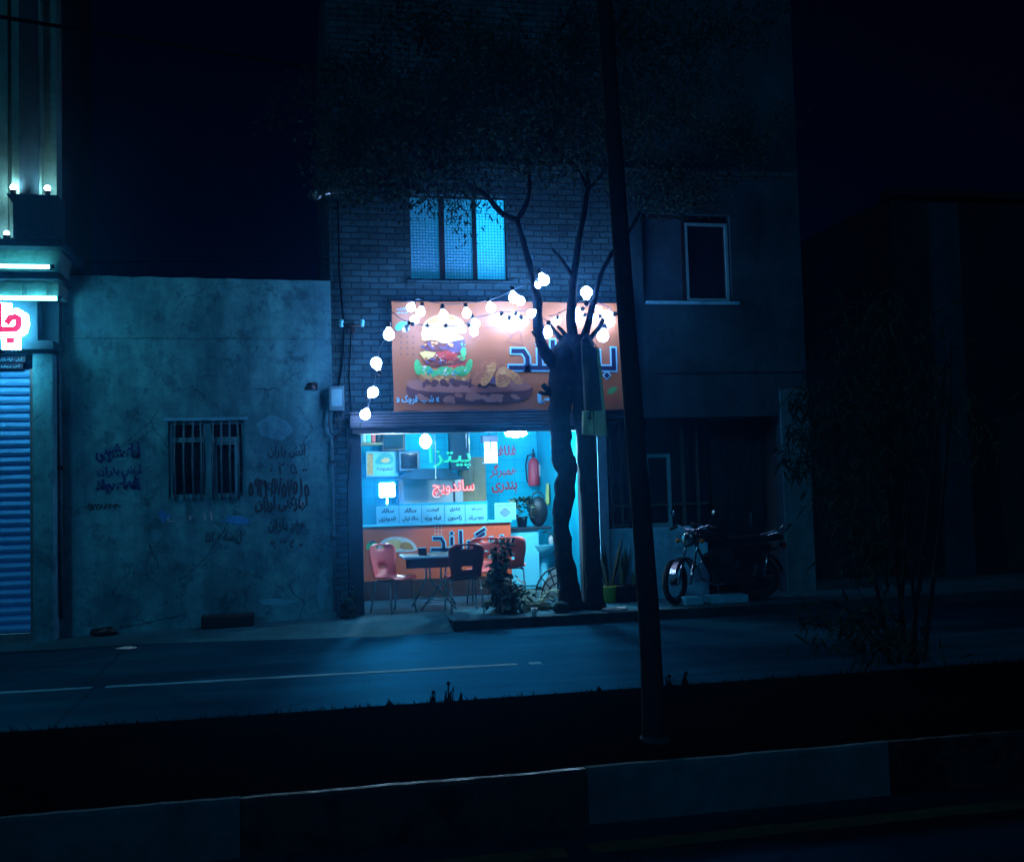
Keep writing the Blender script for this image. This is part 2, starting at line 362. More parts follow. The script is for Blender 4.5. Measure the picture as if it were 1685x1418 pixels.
def stroke(mb, pts, wd, Y, m=0, dep=0.0, cap=True):
    """thick polyline with mitred corners, pts in (x, z) on plane y = Y"""
    pts = [Vector((p[0], p[1])) for p in pts]; n = len(pts); L = []; Rr = []
    if cap:
        pts[0] = pts[0]-(pts[1]-pts[0]).normalized()*wd*.5; pts[-1] = pts[-1]+(pts[-1]-pts[-2]).normalized()*wd*.5
    for i in range(n):
        d1 = (pts[i]-pts[i-1]).normalized() if i else None; d2 = (pts[i+1]-pts[i]).normalized() if i < n-1 else None
        d1 = d1 or d2; d2 = d2 or d1
        nn = Vector((-(d1.y+d2.y), d1.x+d2.x)); nn = nn.normalized() if nn.length > 1e-6 else Vector((-d1.y, d1.x))
        k = wd*.5/max(.4, nn.dot(Vector((-d1.y, d1.x)))); L.append(pts[i]+nn*k); Rr.append(pts[i]-nn*k)
    for i in range(n-1):
        q = [Rr[i], Rr[i+1], L[i+1], L[i]]
        if dep: mb.prism([(p.x, p.y) for p in q], Y-dep, Y, m)
        else: mb.quad([(p.x, Y-.0002*i, p.y) for p in q], m)
LOGO = [  # block lettering of the shop name, left to right, in letter units
    [(.18, 1.0), (.78, 1.0), (1.02, .62), (1.02, 0)], [(0, 0), (2.62, 0)], [(1.78, 0), (1.78, .98)], [(2.62, 0), (2.62, 1.55)],
    [(3.35, .62), (3.35, -.05), (3.05, -.5)], [(3.35, 0), (4.72, 0), (4.72, .42), (4.05, .95), (4.75, 1.38)], [(4.12, 1.36), (4.8, 1.78)],
    [(5.45, .95), (5.45, -.1), (5.2, -.58)], [(5.45, 0), (6.45, 0), (6.45, 1.1)]]
LOGO_DOTS = [(1.78, 1.42), (5.98, -.5)]
def logo(mb, x0, yb, x1, Y, mf, mo, slope=0.0):
    """shop name from picture column x0 to x1 with its baseline at row yb, on plane Y"""
    A = P(x0, yb, Y); B = P(x1, yb+slope, Y); s = (B.x-A.x)/6.45
    for lay, wd, m in ((.004, .46, mo), (.008, .27, mf)):
        for k, st in enumerate(LOGO):
            stroke(mb, [(A.x+p[0]*s, A.z+(B.z-A.z)*p[0]/6.45+p[1]*s*1.02) for p in st], wd*s, Y-lay-.0004*k, m)
        for (a, b) in LOGO_DOTS:
            r = .29*s if m == mo else .19*s; cx, cz = A.x+a*s, A.z+b*s
            mb.quad([(cx, Y-lay-.004, cz-r), (cx+r, Y-lay-.004, cz), (cx, Y-lay-.004, cz+r), (cx-r, Y-lay-.004, cz)], m)
def smooth2(pts, it=2):
    for _ in range(it):
        q = []
        for i in range(len(pts)):
            a, b = pts[i], pts[(i+1) % len(pts)]
            q += [(a[0]*.75+b[0]*.25, a[1]*.75+b[1]*.25), (a[0]*.25+b[0]*.75, a[1]*.25+b[1]*.75)]
        pts = q
    return pts
def shape(mb, pts, Y, m, it=2):
    """printed outline on the plane y = Y"""
    pts = smooth2(pts, it) if it else pts
    w3 = [P(a, b, Y) for a, b in pts]
    ar = sum(w3[i].x*w3[(i+1) % len(w3)].z-w3[(i+1) % len(w3)].x*w3[i].z for i in range(len(w3)))
    mb.quad(w3 if ar > 0 else w3[::-1], m)

def pierced(mb, x0, x1, z0, z1, holes, Y, depth, m=0, mr=None):
    """front wall sheet with openings and their reveals"""
    mr = m if mr is None else mr
    xs = sorted({x0, x1, *[h[0] for h in holes], *[h[1] for h in holes]}); zs = sorted({z0, z1, *[h[2] for h in holes], *[h[3] for h in holes]})
    for i in range(len(xs)-1):
        for j in range(len(zs)-1):
            cx, cz = (xs[i]+xs[i+1])/2, (zs[j]+zs[j+1])/2
            if any(h[0] < cx < h[1] and h[2] < cz < h[3] for h in holes): continue
            mb.quad([(xs[i], Y, zs[j]), (xs[i+1], Y, zs[j]), (xs[i+1], Y, zs[j+1]), (xs[i], Y, zs[j+1])], m)
    for (a, b, c, d) in holes:
        Y2 = Y+depth
        mb.quad([(a, Y, c), (a, Y2, c), (a, Y2, d), (a, Y, d)][::-1], mr); mb.quad([(b, Y, c), (b, Y2, c), (b, Y2, d), (b, Y, d)], mr)
        mb.quad([(a, Y, d), (a, Y2, d), (b, Y2, d), (b, Y, d)][::-1], mr); mb.quad([(a, Y, c), (b, Y, c), (b, Y2, c), (a, Y2, c)], mr)

# ------------------------------------------------------------------ ground
KY = 12.72; MN, MF, MZ = 5.22, 7.32, .28
XW = -2.97          # left end of the house
def pave_z(x): return FL if x > 0.9 else max(.03, FL - (.9-x)*.024)
mb = MB(); mb.quad([(-64, -20, -.012), (64, -20, -.012), (64, 64, -.012), (-64, 64, -.012)])
tag(mb.build('ground', M['soil']), kind='structure')
mb = MB()
mb.quad([(-60, MF, 0), (60, MF, 0), (60, KY+.7, 0), (-60, KY+.7, 0)])
tag(mb.build('road', M['asphalt']), kind='structure')
mb = MB(); mb.quad([(-60, -8, 0), (60, -8, 0), (60, MN+.005, 0), (-60, MN+.005, 0)])
tag(mb.build('near_road', M['asphalt']), kind='structure')
# lane line and the edge line beside the median
def worn_strip(x0, x1, y0, y1, z, seed, step=.12, rag=.012):
    mb = MB(); rr = random.Random(seed); x = x0; pa = None
    while x < x1+.001:
        a = y0(x)+rr.uniform(-rag, rag); b = y1(x)+rr.uniform(-rag, rag)
        if pa and rr.random() > .04: mb.quad([(px_, pa[0], z), (x, a, z), (x, b, z), (px_, pa[1], z)])
        pa = (a, b); px_ = x; x += step
    return mb
La, Lb = G(0, 1140, 0), G(900, 1090, 0); ln = lambda x: La.y+(x-La.x)*(Lb.y-La.y)/(Lb.x-La.x)
tag(worn_strip(-9, Lb.x, lambda x: ln(x)-.05, lambda x: ln(x)+.05, .004, 1).build('lane_line', M['line']), kind='structure')
tag(worn_strip(-40, 2.6, lambda x: MF+.10, lambda x: MF+.20, .004, 2, rag=.02).build('edge_line', M['line']), kind='structure')
Na, Nb = G(1090, 1385, 0), G(1685, 1322, 0); nn_ = lambda x: Na.y+(x-Na.x)*(Nb.y-Na.y)/(Nb.x-Na.x)
tag(worn_strip(-6, 12, lambda x: nn_(x)-.07, lambda x: nn_(x)+.07, .004, 3).build('near_edge_line', mat('faded_yellow_line', (.16, .10, .05), (.05, .035, .02), 7, .9)), kind='structure')
# pavement: level behind the kerb, ramping into the road on the left
mb = MB(); xs = [-60, -12, -6, -3, -2, -1, 0, .5, .9, 1.3, 1.78]
for i in range(len(xs)-1):
    a, b = xs[i], xs[i+1]; ka, kb = pave_z(a), pave_z(b)
    def edge(x): return KY-.12+.5*max(0, min(1, (.9-x)/3))+.05*math.sin(x*5)
    mb.quad([(a, edge(a)-.1, .003), (b, edge(b)-.1, .003), (b, edge(b)+.42, kb*.9), (a, edge(a)+.42, ka*.9)], 0, True)
    mb.quad([(a, edge(a)+.42, ka*.9), (b, edge(b)+.42, kb*.9), (b, D+.35, kb), (a, D+.35, ka)], 0, True)
mb.quad([(1.78, KY, FL), (60, KY+.02, FL), (60, D+1.4, FL), (1.78, D+1.4, FL)])
tag(mb.build('pavement', M['concrete']), kind='structure')
mb = MB()
x = 1.79
while x < 40:
    L = 1.0; mb.box(x, x+L-.008, KY-.13, KY-.003, -.01, FL+.006+random.uniform(-.004, .004), 0, .012); x += L
tag(mb.build('pavement_kerb', M['kerb']), kind='structure')
# planted median with painted kerb
mb = MB(); nx, ny = 160, 16
for i in range(nx):
    for j in range(ny):
        q = []
        for (a, b) in ((i, j), (i+1, j), (i+1, j+1), (i, j+1)):
            x = -14+a*30/nx; y = MN+.078+b*(MF-MN-.14)/ny
            e = min(1, min(b, ny-b)/3)
            q.append((x, y, MZ-.022+e*(.05+.05*mnoise.noise(Vector((x*1.3, y*1.7, 0)))+.02*mnoise.noise(Vector((x*7, y*7, 3))))))
        mb.quad(q, 0, True)
tag(mb.build('median_soil', M['soil']), kind='structure')
mb = MB()
kb_ = [G(a, b, MZ).x for a, b in ((-330, 1378), (395, 1318), (968, 1266), (1462, 1222))]
marks = [-20, -6.5, -4.9, kb_[0]-1.7, kb_[0], kb_[1], kb_[2], kb_[3], kb_[3]+1.7, kb_[3]+3.4, kb_[3]+5.2, 20]
for i in range(len(marks)-1):
    a, b = marks[i], marks[i+1]-.004; n = max(2, int((b-a)/.06)); dz = random.uniform(-.006, .006); rows = []
    for k in range(n+1):
        x = a+(b-a)*k/n; nz = lambda q: mnoise.noise(Vector((x*2.3, q, 1.7)))*.006+mnoise.noise(Vector((x*11, q, 4)))*.004
        ch = .016+.012*max(0, mnoise.noise(Vector((x*5, 2, 8)))); tp = MZ+dz+nz(0)
        rows.append([(x, MN+.003*nz(3)*100, -.01), (x, MN+nz(5), tp-ch), (x, MN+ch*.8+nz(6), tp), (x, MN+.05, tp-.002), (x, MN+.085, tp-.010), (x, MN+.085, 0)])
    for k in range(n):
        for j in range(5): mb.quad([rows[k][j], rows[k+1][j], rows[k+1][j+1], rows[k][j+1]], i % 2, j in (1, 2))
    mb.quad(rows[0], i % 2); mb.quad(rows[-1][::-1], i % 2)
tag(mb.build('median_kerb', [M['kerb_white'], M['kerb_black']]), kind='structure')
mb = MB()
for i in range(-14, 16): mb.box(i, i+.992, MF-.12, MF, -.01, .2+random.uniform(-.01, .01), 0, .012)
tag(mb.build('median_far_kerb', M['kerb']), kind='structure')
# grass on the median
mb = MB(); rr = random.Random(5)
for k in range(9000):
    x = rr.uniform(-6, 9); y = MN+.09+(MF-MN-.15)*rr.random()**.8
    h = rr.uniform(.03, .10)*(.6 if y > MF-.35 else 1)*(.6+.8*abs(mnoise.noise(Vector((x*.9, y, 5))))); a = rr.uniform(0, 6.28); bw = .006
    z = MZ-.02; dx, dy = math.cos(a), math.sin(a); l = rr.uniform(.01, .06)
    mb.mesh([(x-dy*bw, y+dx*bw, z), (x+dy*bw, y-dx*bw, z), (x+dx*l, y+dy*l, z+h)], [(0, 1, 2)])
tag(mb.build('grass', M['grass']), 'short dark grass covering the planted median', 'grass', kind='stuff')

# ------------------------------------------------------------------ plaster house on the left
HW = P(548, 700, D).x
hz = [P(110, 453, D).z, P(546, 463, D).z]; HT = sum(hz)/2
house = thing('plaster_house', 'low single storey plastered house with barred window and spray painted wall', 'house', (0, 0, 0))
wx0, wx1, wz0, wz1 = R4(277, 692, 403, 818, D)
zl = P(330, 557, D).z
mb = MB(); pierced(mb, XW, HW, -.02, zl, [(wx0, wx1, wz0, wz1)], D, .16)
mb.box(XW+.002, HW-.002, D+.35, D+6, 0, HT-.03)
hw = mb.build('wall', M['plaster'], house)
mb = MB()
# uneven upper course, slightly proud
n = 44; top = [HT+.008*mnoise.noise(Vector((i*.31, 1, 2)))+.006*mnoise.noise(Vector((i*1.1, 4, 2)))+(hz[1]-hz[0])*(i/n-.5) for i in range(n+1)]
for i in range(n):
    a, b = XW+(HW-XW)*i/n, XW+(HW-XW)*(i+1)/n
    e0 = .012*mnoise.noise(Vector((i*.4, 9, 1))); e1 = .012*mnoise.noise(Vector(((i+1)*.4, 9, 1)))
    mb.quad([(a, D-.022, zl+e0), (b, D-.022, zl+e1), (b, D-.02, top[i+1]), (a, D-.02, top[i])], 0)
    mb.quad([(a, D-.02, top[i]), (b, D-.02, top[i+1]), (b, D+.3, top[i+1]), (a, D+.3, top[i])], 0)
    mb.quad([(a, D+.001, zl+e0), (b, D+.001, zl+e1), (b, D-.022, zl+e1), (a, D-.022, zl+e0)], 0)
mb.build('parapet', M['plaster'], house)
win = thing('window', None, None); win.parent = house
mb = MB(); Yw = D+.045; t = .045
xm = (wx0+wx1)/2; zt = wz1-(wz1-wz0)*.235
mb.box(wx0, wx1, Yw, Yw+.05, wz1-t, wz1); mb.box(wx0, wx1, Yw, Yw+.05, wz0, wz0+t)
mb.box(wx0, wx0+t, Yw, Yw+.05, wz0+t, wz1-t); mb.box(wx1-t, wx1, Yw, Yw+.05, wz0+t, wz1-t)
mb.box(xm-.05, xm+.05, Yw-.003, Yw+.05, wz0+t, wz1-t); mb.box(wx0+t, xm-.05, Yw-.002, Yw+.05, zt-.04, zt+.02); mb.box(xm+.05, wx1-t, Yw-.002, Yw+.05, zt-.04, zt+.02)
mb.box(xm+.09, xm+.12, Yw-.01, Yw+.04, wz0+t, zt-.04); mb.box(wx1-.13, wx1-.09, Yw-.01, Yw+.04, wz0+t, zt-.04)
mb.box(xm+.12, wx1-.13, Yw-.009, Yw+.04, zt-.08, zt-.045)
mb.build('frame', M['white_frame'], win)
mb = MB(); mb.box(wx0, wx1, Yw+.052, Yw+.06, wz0, wz1); mb.build('pane', M['glass_dark'], win)
for k, px in enumerate((287, 302, 317, 331, 350, 364, 378, 392)):
    mb = MB(); bx = P(px, 755, D-.02).x; j = random.uniform(-.006, .006)
    mb.tube([(bx-j, D-.012, wz0-.04), (bx+j, D-.03, (wz0+wz1)/2), (bx-j*1.5, D-.012, wz1-.01)], .013, 6); mb.build('window_bar', M['bar'], win)
mb = MB()
mb.box(wx0-.05, wx1+.05, D-.012, D+.004, wz1+.002, wz1+.04); mb.build('lintel', M['plaster_low'], win)
# spray painted writing on the wall
Yg = D-.003
DIG = {'0': [[(.5+.32*math.cos(t*math.pi/5), .42+.36*math.sin(t*math.pi/5)) for t in range(11)]], '1': [[(.42, 1), (.5, .5), (.55, 0)]], '3': [[(.05, 1), (.18, .72), (.36, .98), (.55, .72), (.75, 1)], [(.1, .95), (.28, 0)]],
       '4': [[(.1, 1), (.3, .6), (.75, .9)], [(.05, 1), (.22, 0)], [(.3, .6), (.8, .55)]], '5': [[(.5, 1), (.15, .5), (.2, .05), (.45, .22), (.75, .05), (.85, .45), (.5, 1)]], '7': [[(.05, 1), (.45, 0), (.9, 1)]],
       '9': [[(.7, .95), (.35, 1), (.2, .75), (.4, .58), (.7, .7), (.72, .95), (.7, .4), (.78, 0)]]}
gm = MB(); rg = random.Random(4); cw = (509-409)/11
for k, ch in enumerate('09345707010'):
    for st_ in DIG[ch]:
        stroke(gm, [(P(409+(k+u*.95)*cw, 816-(v+.1*math.sin(k*1.7))*26, Yg).x+rg.uniform(-.005, .005), P(409+(k+u*.95)*cw, 816-(v+.1*math.sin(k*1.7))*26, Yg).z+rg.uniform(-.005, .005)) for u, v in st_], .028, Yg-.0006*k, 0)
gm.build('spray_lettering', M['graffiti'], house)
for t_, q_, b_, sl_, wb_, sd_, mk in (('لبازکنی ارزان', (419, 816, 505, 843), .055, .05, .014, 8, 'graffiti'), ('آتش باران', (440, 731, 505, 754), .035, 0, .018, 12, 'graffiti_thin'),
        ('حفر باران', (441, 853, 502, 876), .03, 0, .02, 15, 'graffiti_thin'), ('۹ ۳ ۲ -', (444, 884, 498, 902), .03, 0, .02, 17, 'graffiti_thin'), ('۰ ۲ ۵ -', (444, 760, 505, 780), .02, 0, .02, 19, 'graffiti_thin'),
        ('ل.سه - ۲۵', (338, 872, 398, 896), .02, 0, .02, 27, 'graffiti_thin'), ('۰۹۱۲۲۸۸۴۶۴۶', (139, 829, 199, 839), .06, 0, .01, 29, 'graffiti'),
        ('لباسشویی', (157, 728, 231, 760), .07, 0, .03, 33, 'graffiti_blue'), ('آرش باران', (160, 765, 234, 784), .04, 0, .03, 35, 'graffiti_blue'), ('الماسوند', (156, 784, 230, 812), .07, 0, .03, 37, 'graffiti_blue'),
        ('اا ب', (274, 842, 350, 862), .0, 0, .02, 41, 'graffiti_pale')):
    gm = MB(); put_text(gm, t_, *q_, Yg, 0, b_, slant=sl_, wob=wb_, seed=sd_); gm.build('spray_lettering', M[mk], house)
# flaked and repainted patches
rg = random.Random(9)
for k, (px, py, rx, ry, mk) in enumerate(((497, 830, 9, 8, 'graffiti_pale'), (72, 850, 13, 22, 'patch_blue'), (390, 856, 34, 8, 'patch_blue'), (232, 930, 14, 20, 'patch_dark'), (425, 925, 26, 24, 'patch_dark'), (270, 850, 12, 14, 'patch_blue'), (180, 990, 60, 10, 'patch_dark'), (450, 990, 40, 6, 'patch_pale'), (530, 970, 10, 40, 'patch_pale'), (455, 705, 40, 26, 'patch_pale'))):
    if px < 97: continue
    pts = []
    for t in range(22):
        a = t*2*math.pi/22; r = .75+.5*mnoise.noise(Vector((math.cos(a)*1.6, math.sin(a)*1.6, k*3.1))); pts.append((px+rx*r*math.cos(a), py+ry*r*math.sin(a)))
    gm = MB(); shape(gm, pts, D-.0015-.0001*k, 0, 1); gm.build('wall_patch', M[mk], house)

# things on and at the house wall
def pipe(name, label, cat, pts, r, m, clips=None):
    o = thing(name, label, cat, tuple(pts[0])); mb = MB(); o0 = Vector(pts[0])
    mb.tube([Vector(p)-o0 for p in pts], r, 8); mb.build('pipe', m, o)
    for c in (clips or []):
        mb = MB(); q = Vector(c)-o0; mb.box(q.x-r*1.9, q.x+r*1.9, q.y-r*1.2, q.y+r*1.6, q.z-.025, q.z+.025, 0, .004); mb.build('clip', M['dark_metal'], o)
    return o
def PZ(px, py, off): return P(px, py, D-off)
pipe('wall_conduit', 'thin dark conduit running down the house corner to the pavement', 'conduit',
     [PZ(546, 722, .04), PZ(547, 800, .04), PZ(549, 900, .04), PZ(551, 1006, .04)], .022, M['bar'], [PZ(547, 760, .04), PZ(549, 885, .04)])
bx = thing('meter_box', 'grey electric meter box on the house corner with hanging cable loops', 'electric box', tuple(PZ(553, 656, 0)))
o0 = PZ(553, 656, 0); x0, x1, z0, z1 = R4(541, 637, 566, 677, D)
mb = MB(); mb.box(x0-o0.x, x1-o0.x, -.14, -.004, z0-o0.z, z1-o0.z, 0, .012); mb.build('casing', mat('meter_box_grey', (.06, .18, .22), (.04, .12, .16), 5, .6), bx)
mb = MB(); mb.box(x0-o0.x+.03, x1-o0.x-.03, -.147, -.139, z0-o0.z+.06, z1-o0.z-.04, 0, .003); mb.build('lid', M['white_frame'], bx)
for (a, b, c) in ((541, 546, 552), (556, 560, 550), (563, 566, 553)):
    mb = MB(); mb.tube([PZ(a+1, 676, .08)-o0, PZ(a, 692, .09)-o0, PZ(b-2, 712, .08)-o0, PZ(c, 720, .05)-o0, PZ(549, 728, .04)-o0], .011, 6); mb.build('cable', M['black'], bx)
o = thing('wall_lamp', 'small dark wall lamp bracket on the house below the ledge', 'lamp', tuple(PZ(517, 636, 0)))
mb = MB(); mb.box(-.05, .05, -.03, -.0, -.05, .05, 0, .008); mb.tube([(0, -.03, 0), (-.02, -.12, .02), (-.04, -.2, .02)], .014); mb.build('arm', M['dark_metal'], o)
mb = MB(); mb.lathe([(.03, .03), (.06, 0), (.085, -.06), (.08, -.065)], (-.05, -.22, .0), 14); mb.build('lamp_shade', M['black'], o)
o = thing('stone_trough', 'long black trough lying on the ground under the barred window', 'trough', (P(374, 1012, D-.3).x, D-.29, pave_z(-.9)-.005))
mb = MB(); mb.box(-.32, .32, -.01, .25, 0, .155, 0, .02); mb.box(-.28, .28, .03, .21, .10, .158, 1); mb.build('basin', [mat('tarred_stone', (.012, .013, .016), (.006, .007, .009), 6, .8, bmp=.5), M['black']], o)
for (px, py, r, nm, lb) in ((200, 1024, .06, 'crumpled_bag', 'crumpled dark bag on the ground at the house wall'), (1, 1, 0, '', '')):
    if r:
        c = G(px, py, .05); mb = MB(); mb.ball((0, 0, .05), .09, 0, 12, 8, (1.9, .9, .7))
        mb.v = [tuple(Vector(v)*(1+.35*mnoise.noise(Vector(v)*17))) for v in mb.v]
        o = mb.build(nm, M['black']); o.location = (c.x, D-.15, .03); tag(o, lb, 'bag')
mb = MB(); c = G(80, 1019, .04); mb.ball((0, 0, .03), .035, 0, 10, 7, (1.3, 1, .8)); mb.v = [tuple(Vector(v)*(1+.5*mnoise.noise(Vector(v)*30))) for v in mb.v]
o = mb.build('paper_scrap', M['litter']); o.location = c; tag(o, 'white crumpled paper scrap beside the shutter pillar', 'litter')
mb = MB(); c = G(207, 1068, .0); mb.ball((0, 0, .012), .07, 0, 10, 6, (1.6, 1, .2)); mb.v = [tuple(Vector(v)*(1+.5*mnoise.noise(Vector(v)*20))) for v in mb.v]
o = mb.build('paper_scrap', M['litter']); o.location = c; tag(o, 'flat pale paper scrap lying out on the road', 'litter')

# ------------------------------------------------------------------ tall lit shop building at the far left
LB = thing('corner_shop_building', 'tall stone fronted shop building with facade lamps and dark cornice', 'building')
YB = D-.22; XR = P(93, 250, YB).x; XL = -12.0
mb = MB()
zc0 = P(50, 392, YB).z
mb.box(XL, XR, YB, D+.08, zc0, 11); mb.build('upper_wall', M['stone'], LB)
mb = MB(); mb.box(XL, XR-.06, D+.081, D+2.4, zc0, 10.9); mb.build('rear_block', M['far_wall'], LB)
def strip(px0, px1, zb, zt, y0, y1, name, mt):
    X0, X1 = P(px0, 300, y0).x, P(px1, 300, y0).x; mb = MB(); mb.box(X0, X1, y0, y1, zb, zt, 0, .006); return mb.build(name, mt, LB)
zp1, zp0 = P(55, 320, YB-.4).z, P(55, 391, YB-.4).z
strip(-90, 13, zp1-.5, 11, YB-.06, YB-.002, 'facade_panel', M['stone'])
strip(19, 33, zp1, 11, YB-.16, YB-.002, 'pilaster_fin', M['stone'])
strip(64, 67, zp1, 11, YB-.16, YB-.002, 'pilaster_fin', M['stone'])
mb = MB(); mb.tube([(P(50, 300, YB-.1).x, YB-.10, zp1), (P(50, 300, YB-.1).x, YB-.10, 11)], .13, 20); mb.build('column', M['stone_dark'], LB)
X0, X1 = P(17, 355, YB-.4).x, P(95, 355, YB-.4).x
mb = MB(); mb.prism([(X0-.05, zp1), (X1, zp1), (X1, zp0), (X0+.03, zp0), (X0+.03, zp1-.12)], YB-.4, YB-.003); mb.build('corbel', M['stone_dark'], LB)  # shade of the unlit front put into the dark stone colour
def band(y0, y1, px1, yf, name, mt, bev=.012):
    z1, z0 = P(50, y0, yf).z, P(50, y1, yf).z; mb = MB(); mb.box(XL, P(px1, (y0+y1)/2, yf).x, yf, D+.5, z0, z1, 0, bev); return mb.build(name, mt, LB)
band(393, 405, 102, D-.72, 'cornice', M['stone_dark'])
band(405.5, 446, 99, D-.50, 'frieze', M['stone'])
band(446.5, 459, 98, D-.66, 'cornice', M['stone_dark'])
band(459.5, 486, 97, D-.52, 'ornament_band', M['stone'])
for k in range(-8, 3):
    cx = 22+k*40+ (0 if k else 0); yf = D-.52
    pts = [(cx-16, 487), (cx-16, 472), (cx-8, 464), (cx+8, 464), (cx+16, 472), (cx+16, 487)]
    if cx+16 > 90: continue
    mb = MB(); mb.prism([(P(a, b, yf).x, P(a, b, yf).z) for a, b in pts], yf-.045, yf-.001); mb.build('ornament', M['stone'], LB)
band(495, 577, 62, D-.40, 'sign_fascia', M['stone_dark'])
band(560, 575, 88, D-.46, 'ledge', M['stone_dark'])
x0, x1, z0, z1 = R4(54, 582, 97, 1022, D-.30)
z0 = -.02
mb = MB(); mb.box(x0, XW-.004, D-.30, D+.5, z0, z1, 0, .01); mb.build('pillar', M['plaster'], LB)
mb = MB(); mb.box(XL, P(97, 530, D-.2).x, D-.2, D+.4, z1+.002, P(50, 494, D-.2).z); mb.build('lower_wall', M['stone_dark'], LB)
# roller shutter
xs1 = P(54, 800, D-.12).x; zs = P(30, 608, D-.12).z; zb = .03
mb = MB(); n = 30; hgt = (zs-zb-.1)/n
for i in range(n):
    z = zb+.1+i*hgt; prof = [(0, 0), (-.018, hgt*.12), (-.028, hgt*.45), (-.018, hgt*.82), (.004, hgt*.9), (.004, hgt)]
    for a, b in zip(prof[:-1], prof[1:]):
        mb.quad([(-6.5, D-.12+a[0], z+a[1]), (xs1-.02, D-.12+a[0], z+a[1]), (xs1-.02, D-.12+b[0], z+b[1]), (-6.5, D-.12+b[0], z+b[1])], 0, False)
sh = mb.build('roller_shutter', M['shutter'], LB)
mb = MB(); mb.box(-6.5, xs1-.02, D-.15, D-.09, zb-.02, zb+.1, 0, .008); mb.build('bottom_rail', M['steel'], sh)
mb = MB(); mb.box(xs1-.02, xs1+.015, D-.17, D-.05, zb-.02, zs); mb.build('guide_rail', M['steel'], sh)
# facade lamps of that building
def tube_lamp(name, label, px0, px1, py, Y, r, mt, x_far=None, droop=0):
    a, b = P(px0, py, Y), P(px1, py+droop, Y)
    if x_far is not None: a = Vector((x_far, Y, b.z))
    o = thing(name, label, 'lamp', tuple(b)); mb = MB(); mb.tube([a-b, (0, 0, 0)], r, 10); mb.build('lamp_tube', mt, o)
    mb = MB(); mb.tube([(0.0, 0, 0), (.05, 0, 0)], r*1.15, 10); mb.build('end_cap', M['dark_metal'], o)
    mb = MB(); mb.box(a.x-b.x, .05, r*.8, r*1.5, -r*.8, r*.8); mb.build('back_plate', M['steel'], o); return o
tube_lamp('facade_lamp', 'upper white strip lamp along the frieze of the stone building', 0, 82, 439, D-.58, .022, M['tube_left'], -5.2)
tube_lamp('facade_lamp', 'lower bright strip lamp under the ornament band above the red sign', 0, 94, 491, D-.60, .024, M['tube_left'], -5.2)
for (px, py, lb) in ((22, 309, 'small uplight on the corbel beside the bright pilaster fin'), (78, 310, 'small uplight at the outer corner of the stone building')):
    c = P(px, py, YB-.24); o = thing('uplight', lb, 'lamp', (c.x, c.y, zp1))
    mb = MB(); mb.lathe([(.03, 0), (.03, .02), (.02, .03), (.035, .05), (.042, .09)], (0, 0, 0), 14); mb.build('base', M['dark_metal'], o)
    mb = MB(); mb.ball((0, 0, .125), .034); mb.build('bulb', M['spot'], o)
c = P(11, 384, YB-.24); o = thing('uplight', 'small uplight sitting on the cornice below the corbel', 'lamp', tuple(c))
mb = MB(); mb.lathe([(.04, -.06), (.04, -.03), (.03, -.02)], (0, 0, 0), 14); mb.build('base', M['dark_metal'], o)
mb = MB(); mb.ball((0, 0, .0), .03); mb.build('bulb', M['spot'], o)
# lit red letter sign
Ys = D-.55
S = thing('letter_sign', 'illuminated red letters with glowing white outline above the roller shutter', 'sign', tuple(P(20, 540, Ys)))
o0 = P(20, 540, Ys)
def sgn(pts, wd, dep, m, name, Y):
    mb = MB()
    for i, st in enumerate(pts): stroke(mb, [(P(a, b, Ys).x-o0.x, P(a, b, Ys).z-o0.z) for a, b in st], wd, Y-i*.001, 0, dep)
    return mb.build(name, m, S)
letter = [[(16, 530), (20, 524.5), (28, 523), (33, 526), (34, 533), (32, 540), (27, 543.5), (-60, 545)], [(2, 510), (1, 544)], [(20, 560.5), (20.1, 562)], [(-30, 505), (-30, 544)], [(-60, 520), (-60, 544)]]
sgn(letter[:1], .205, .06, M['sign_white'], 'white_outline', 0)
sgn([[(5, 513), (3, 544)], [(20, 545), (20, 562)], [(-30, 513), (-30, 544)]], .20, .058, M['sign_white'], 'white_outline', -.001)
sgn(letter[:1], .075, .02, M['sign_red'], 'red_letter', -.062)
sgn([[(0, 506), (0, 540)], [(-30, 505), (-30, 540)]], .085, .018, M['sign_red'], 'red_letter', -.062)
sgn([[(19, 561.5), (21, 561.5)]], .075, .018, M['sign_red'], 'letter_dot', -.062)
for (y0, y1, t, lb, x1) in ((586, 596, 'آرش - لوله بازکن', 'narrow dark blue lettered plate, upper of two over the shutter', 42), (598, 607, 'آهن پروفیل', 'narrow dark blue lettered plate, lower of two over the shutter', 38)):
    o = thing('name_plate', lb, 'sign', (0, 0, 0)); a0, a1, b0, b1 = R4(-60, y0, x1, y1, D-.2)
    mb = MB(); mb.box(a0, a1, D-.2, D-.175, b0, b1, 0, .003); mb.build('plate', M['navy'], o)
    mb = MB(); put_text(mb, t, -2, y0+2, x1-5, y1-1.5, D-.2, 0, .02); mb.build('lettering', M['white_print'], o)
pipe('drain_pipe', 'thin drain pipe in the corner between shop pillar and house wall', 'drain pipe', [PZ(92, 560, .05), PZ(97, 600, .05), PZ(99, 800, .05), PZ(101, 1018, .05)], .025, M['bar'], [PZ(99, 770, .05)])
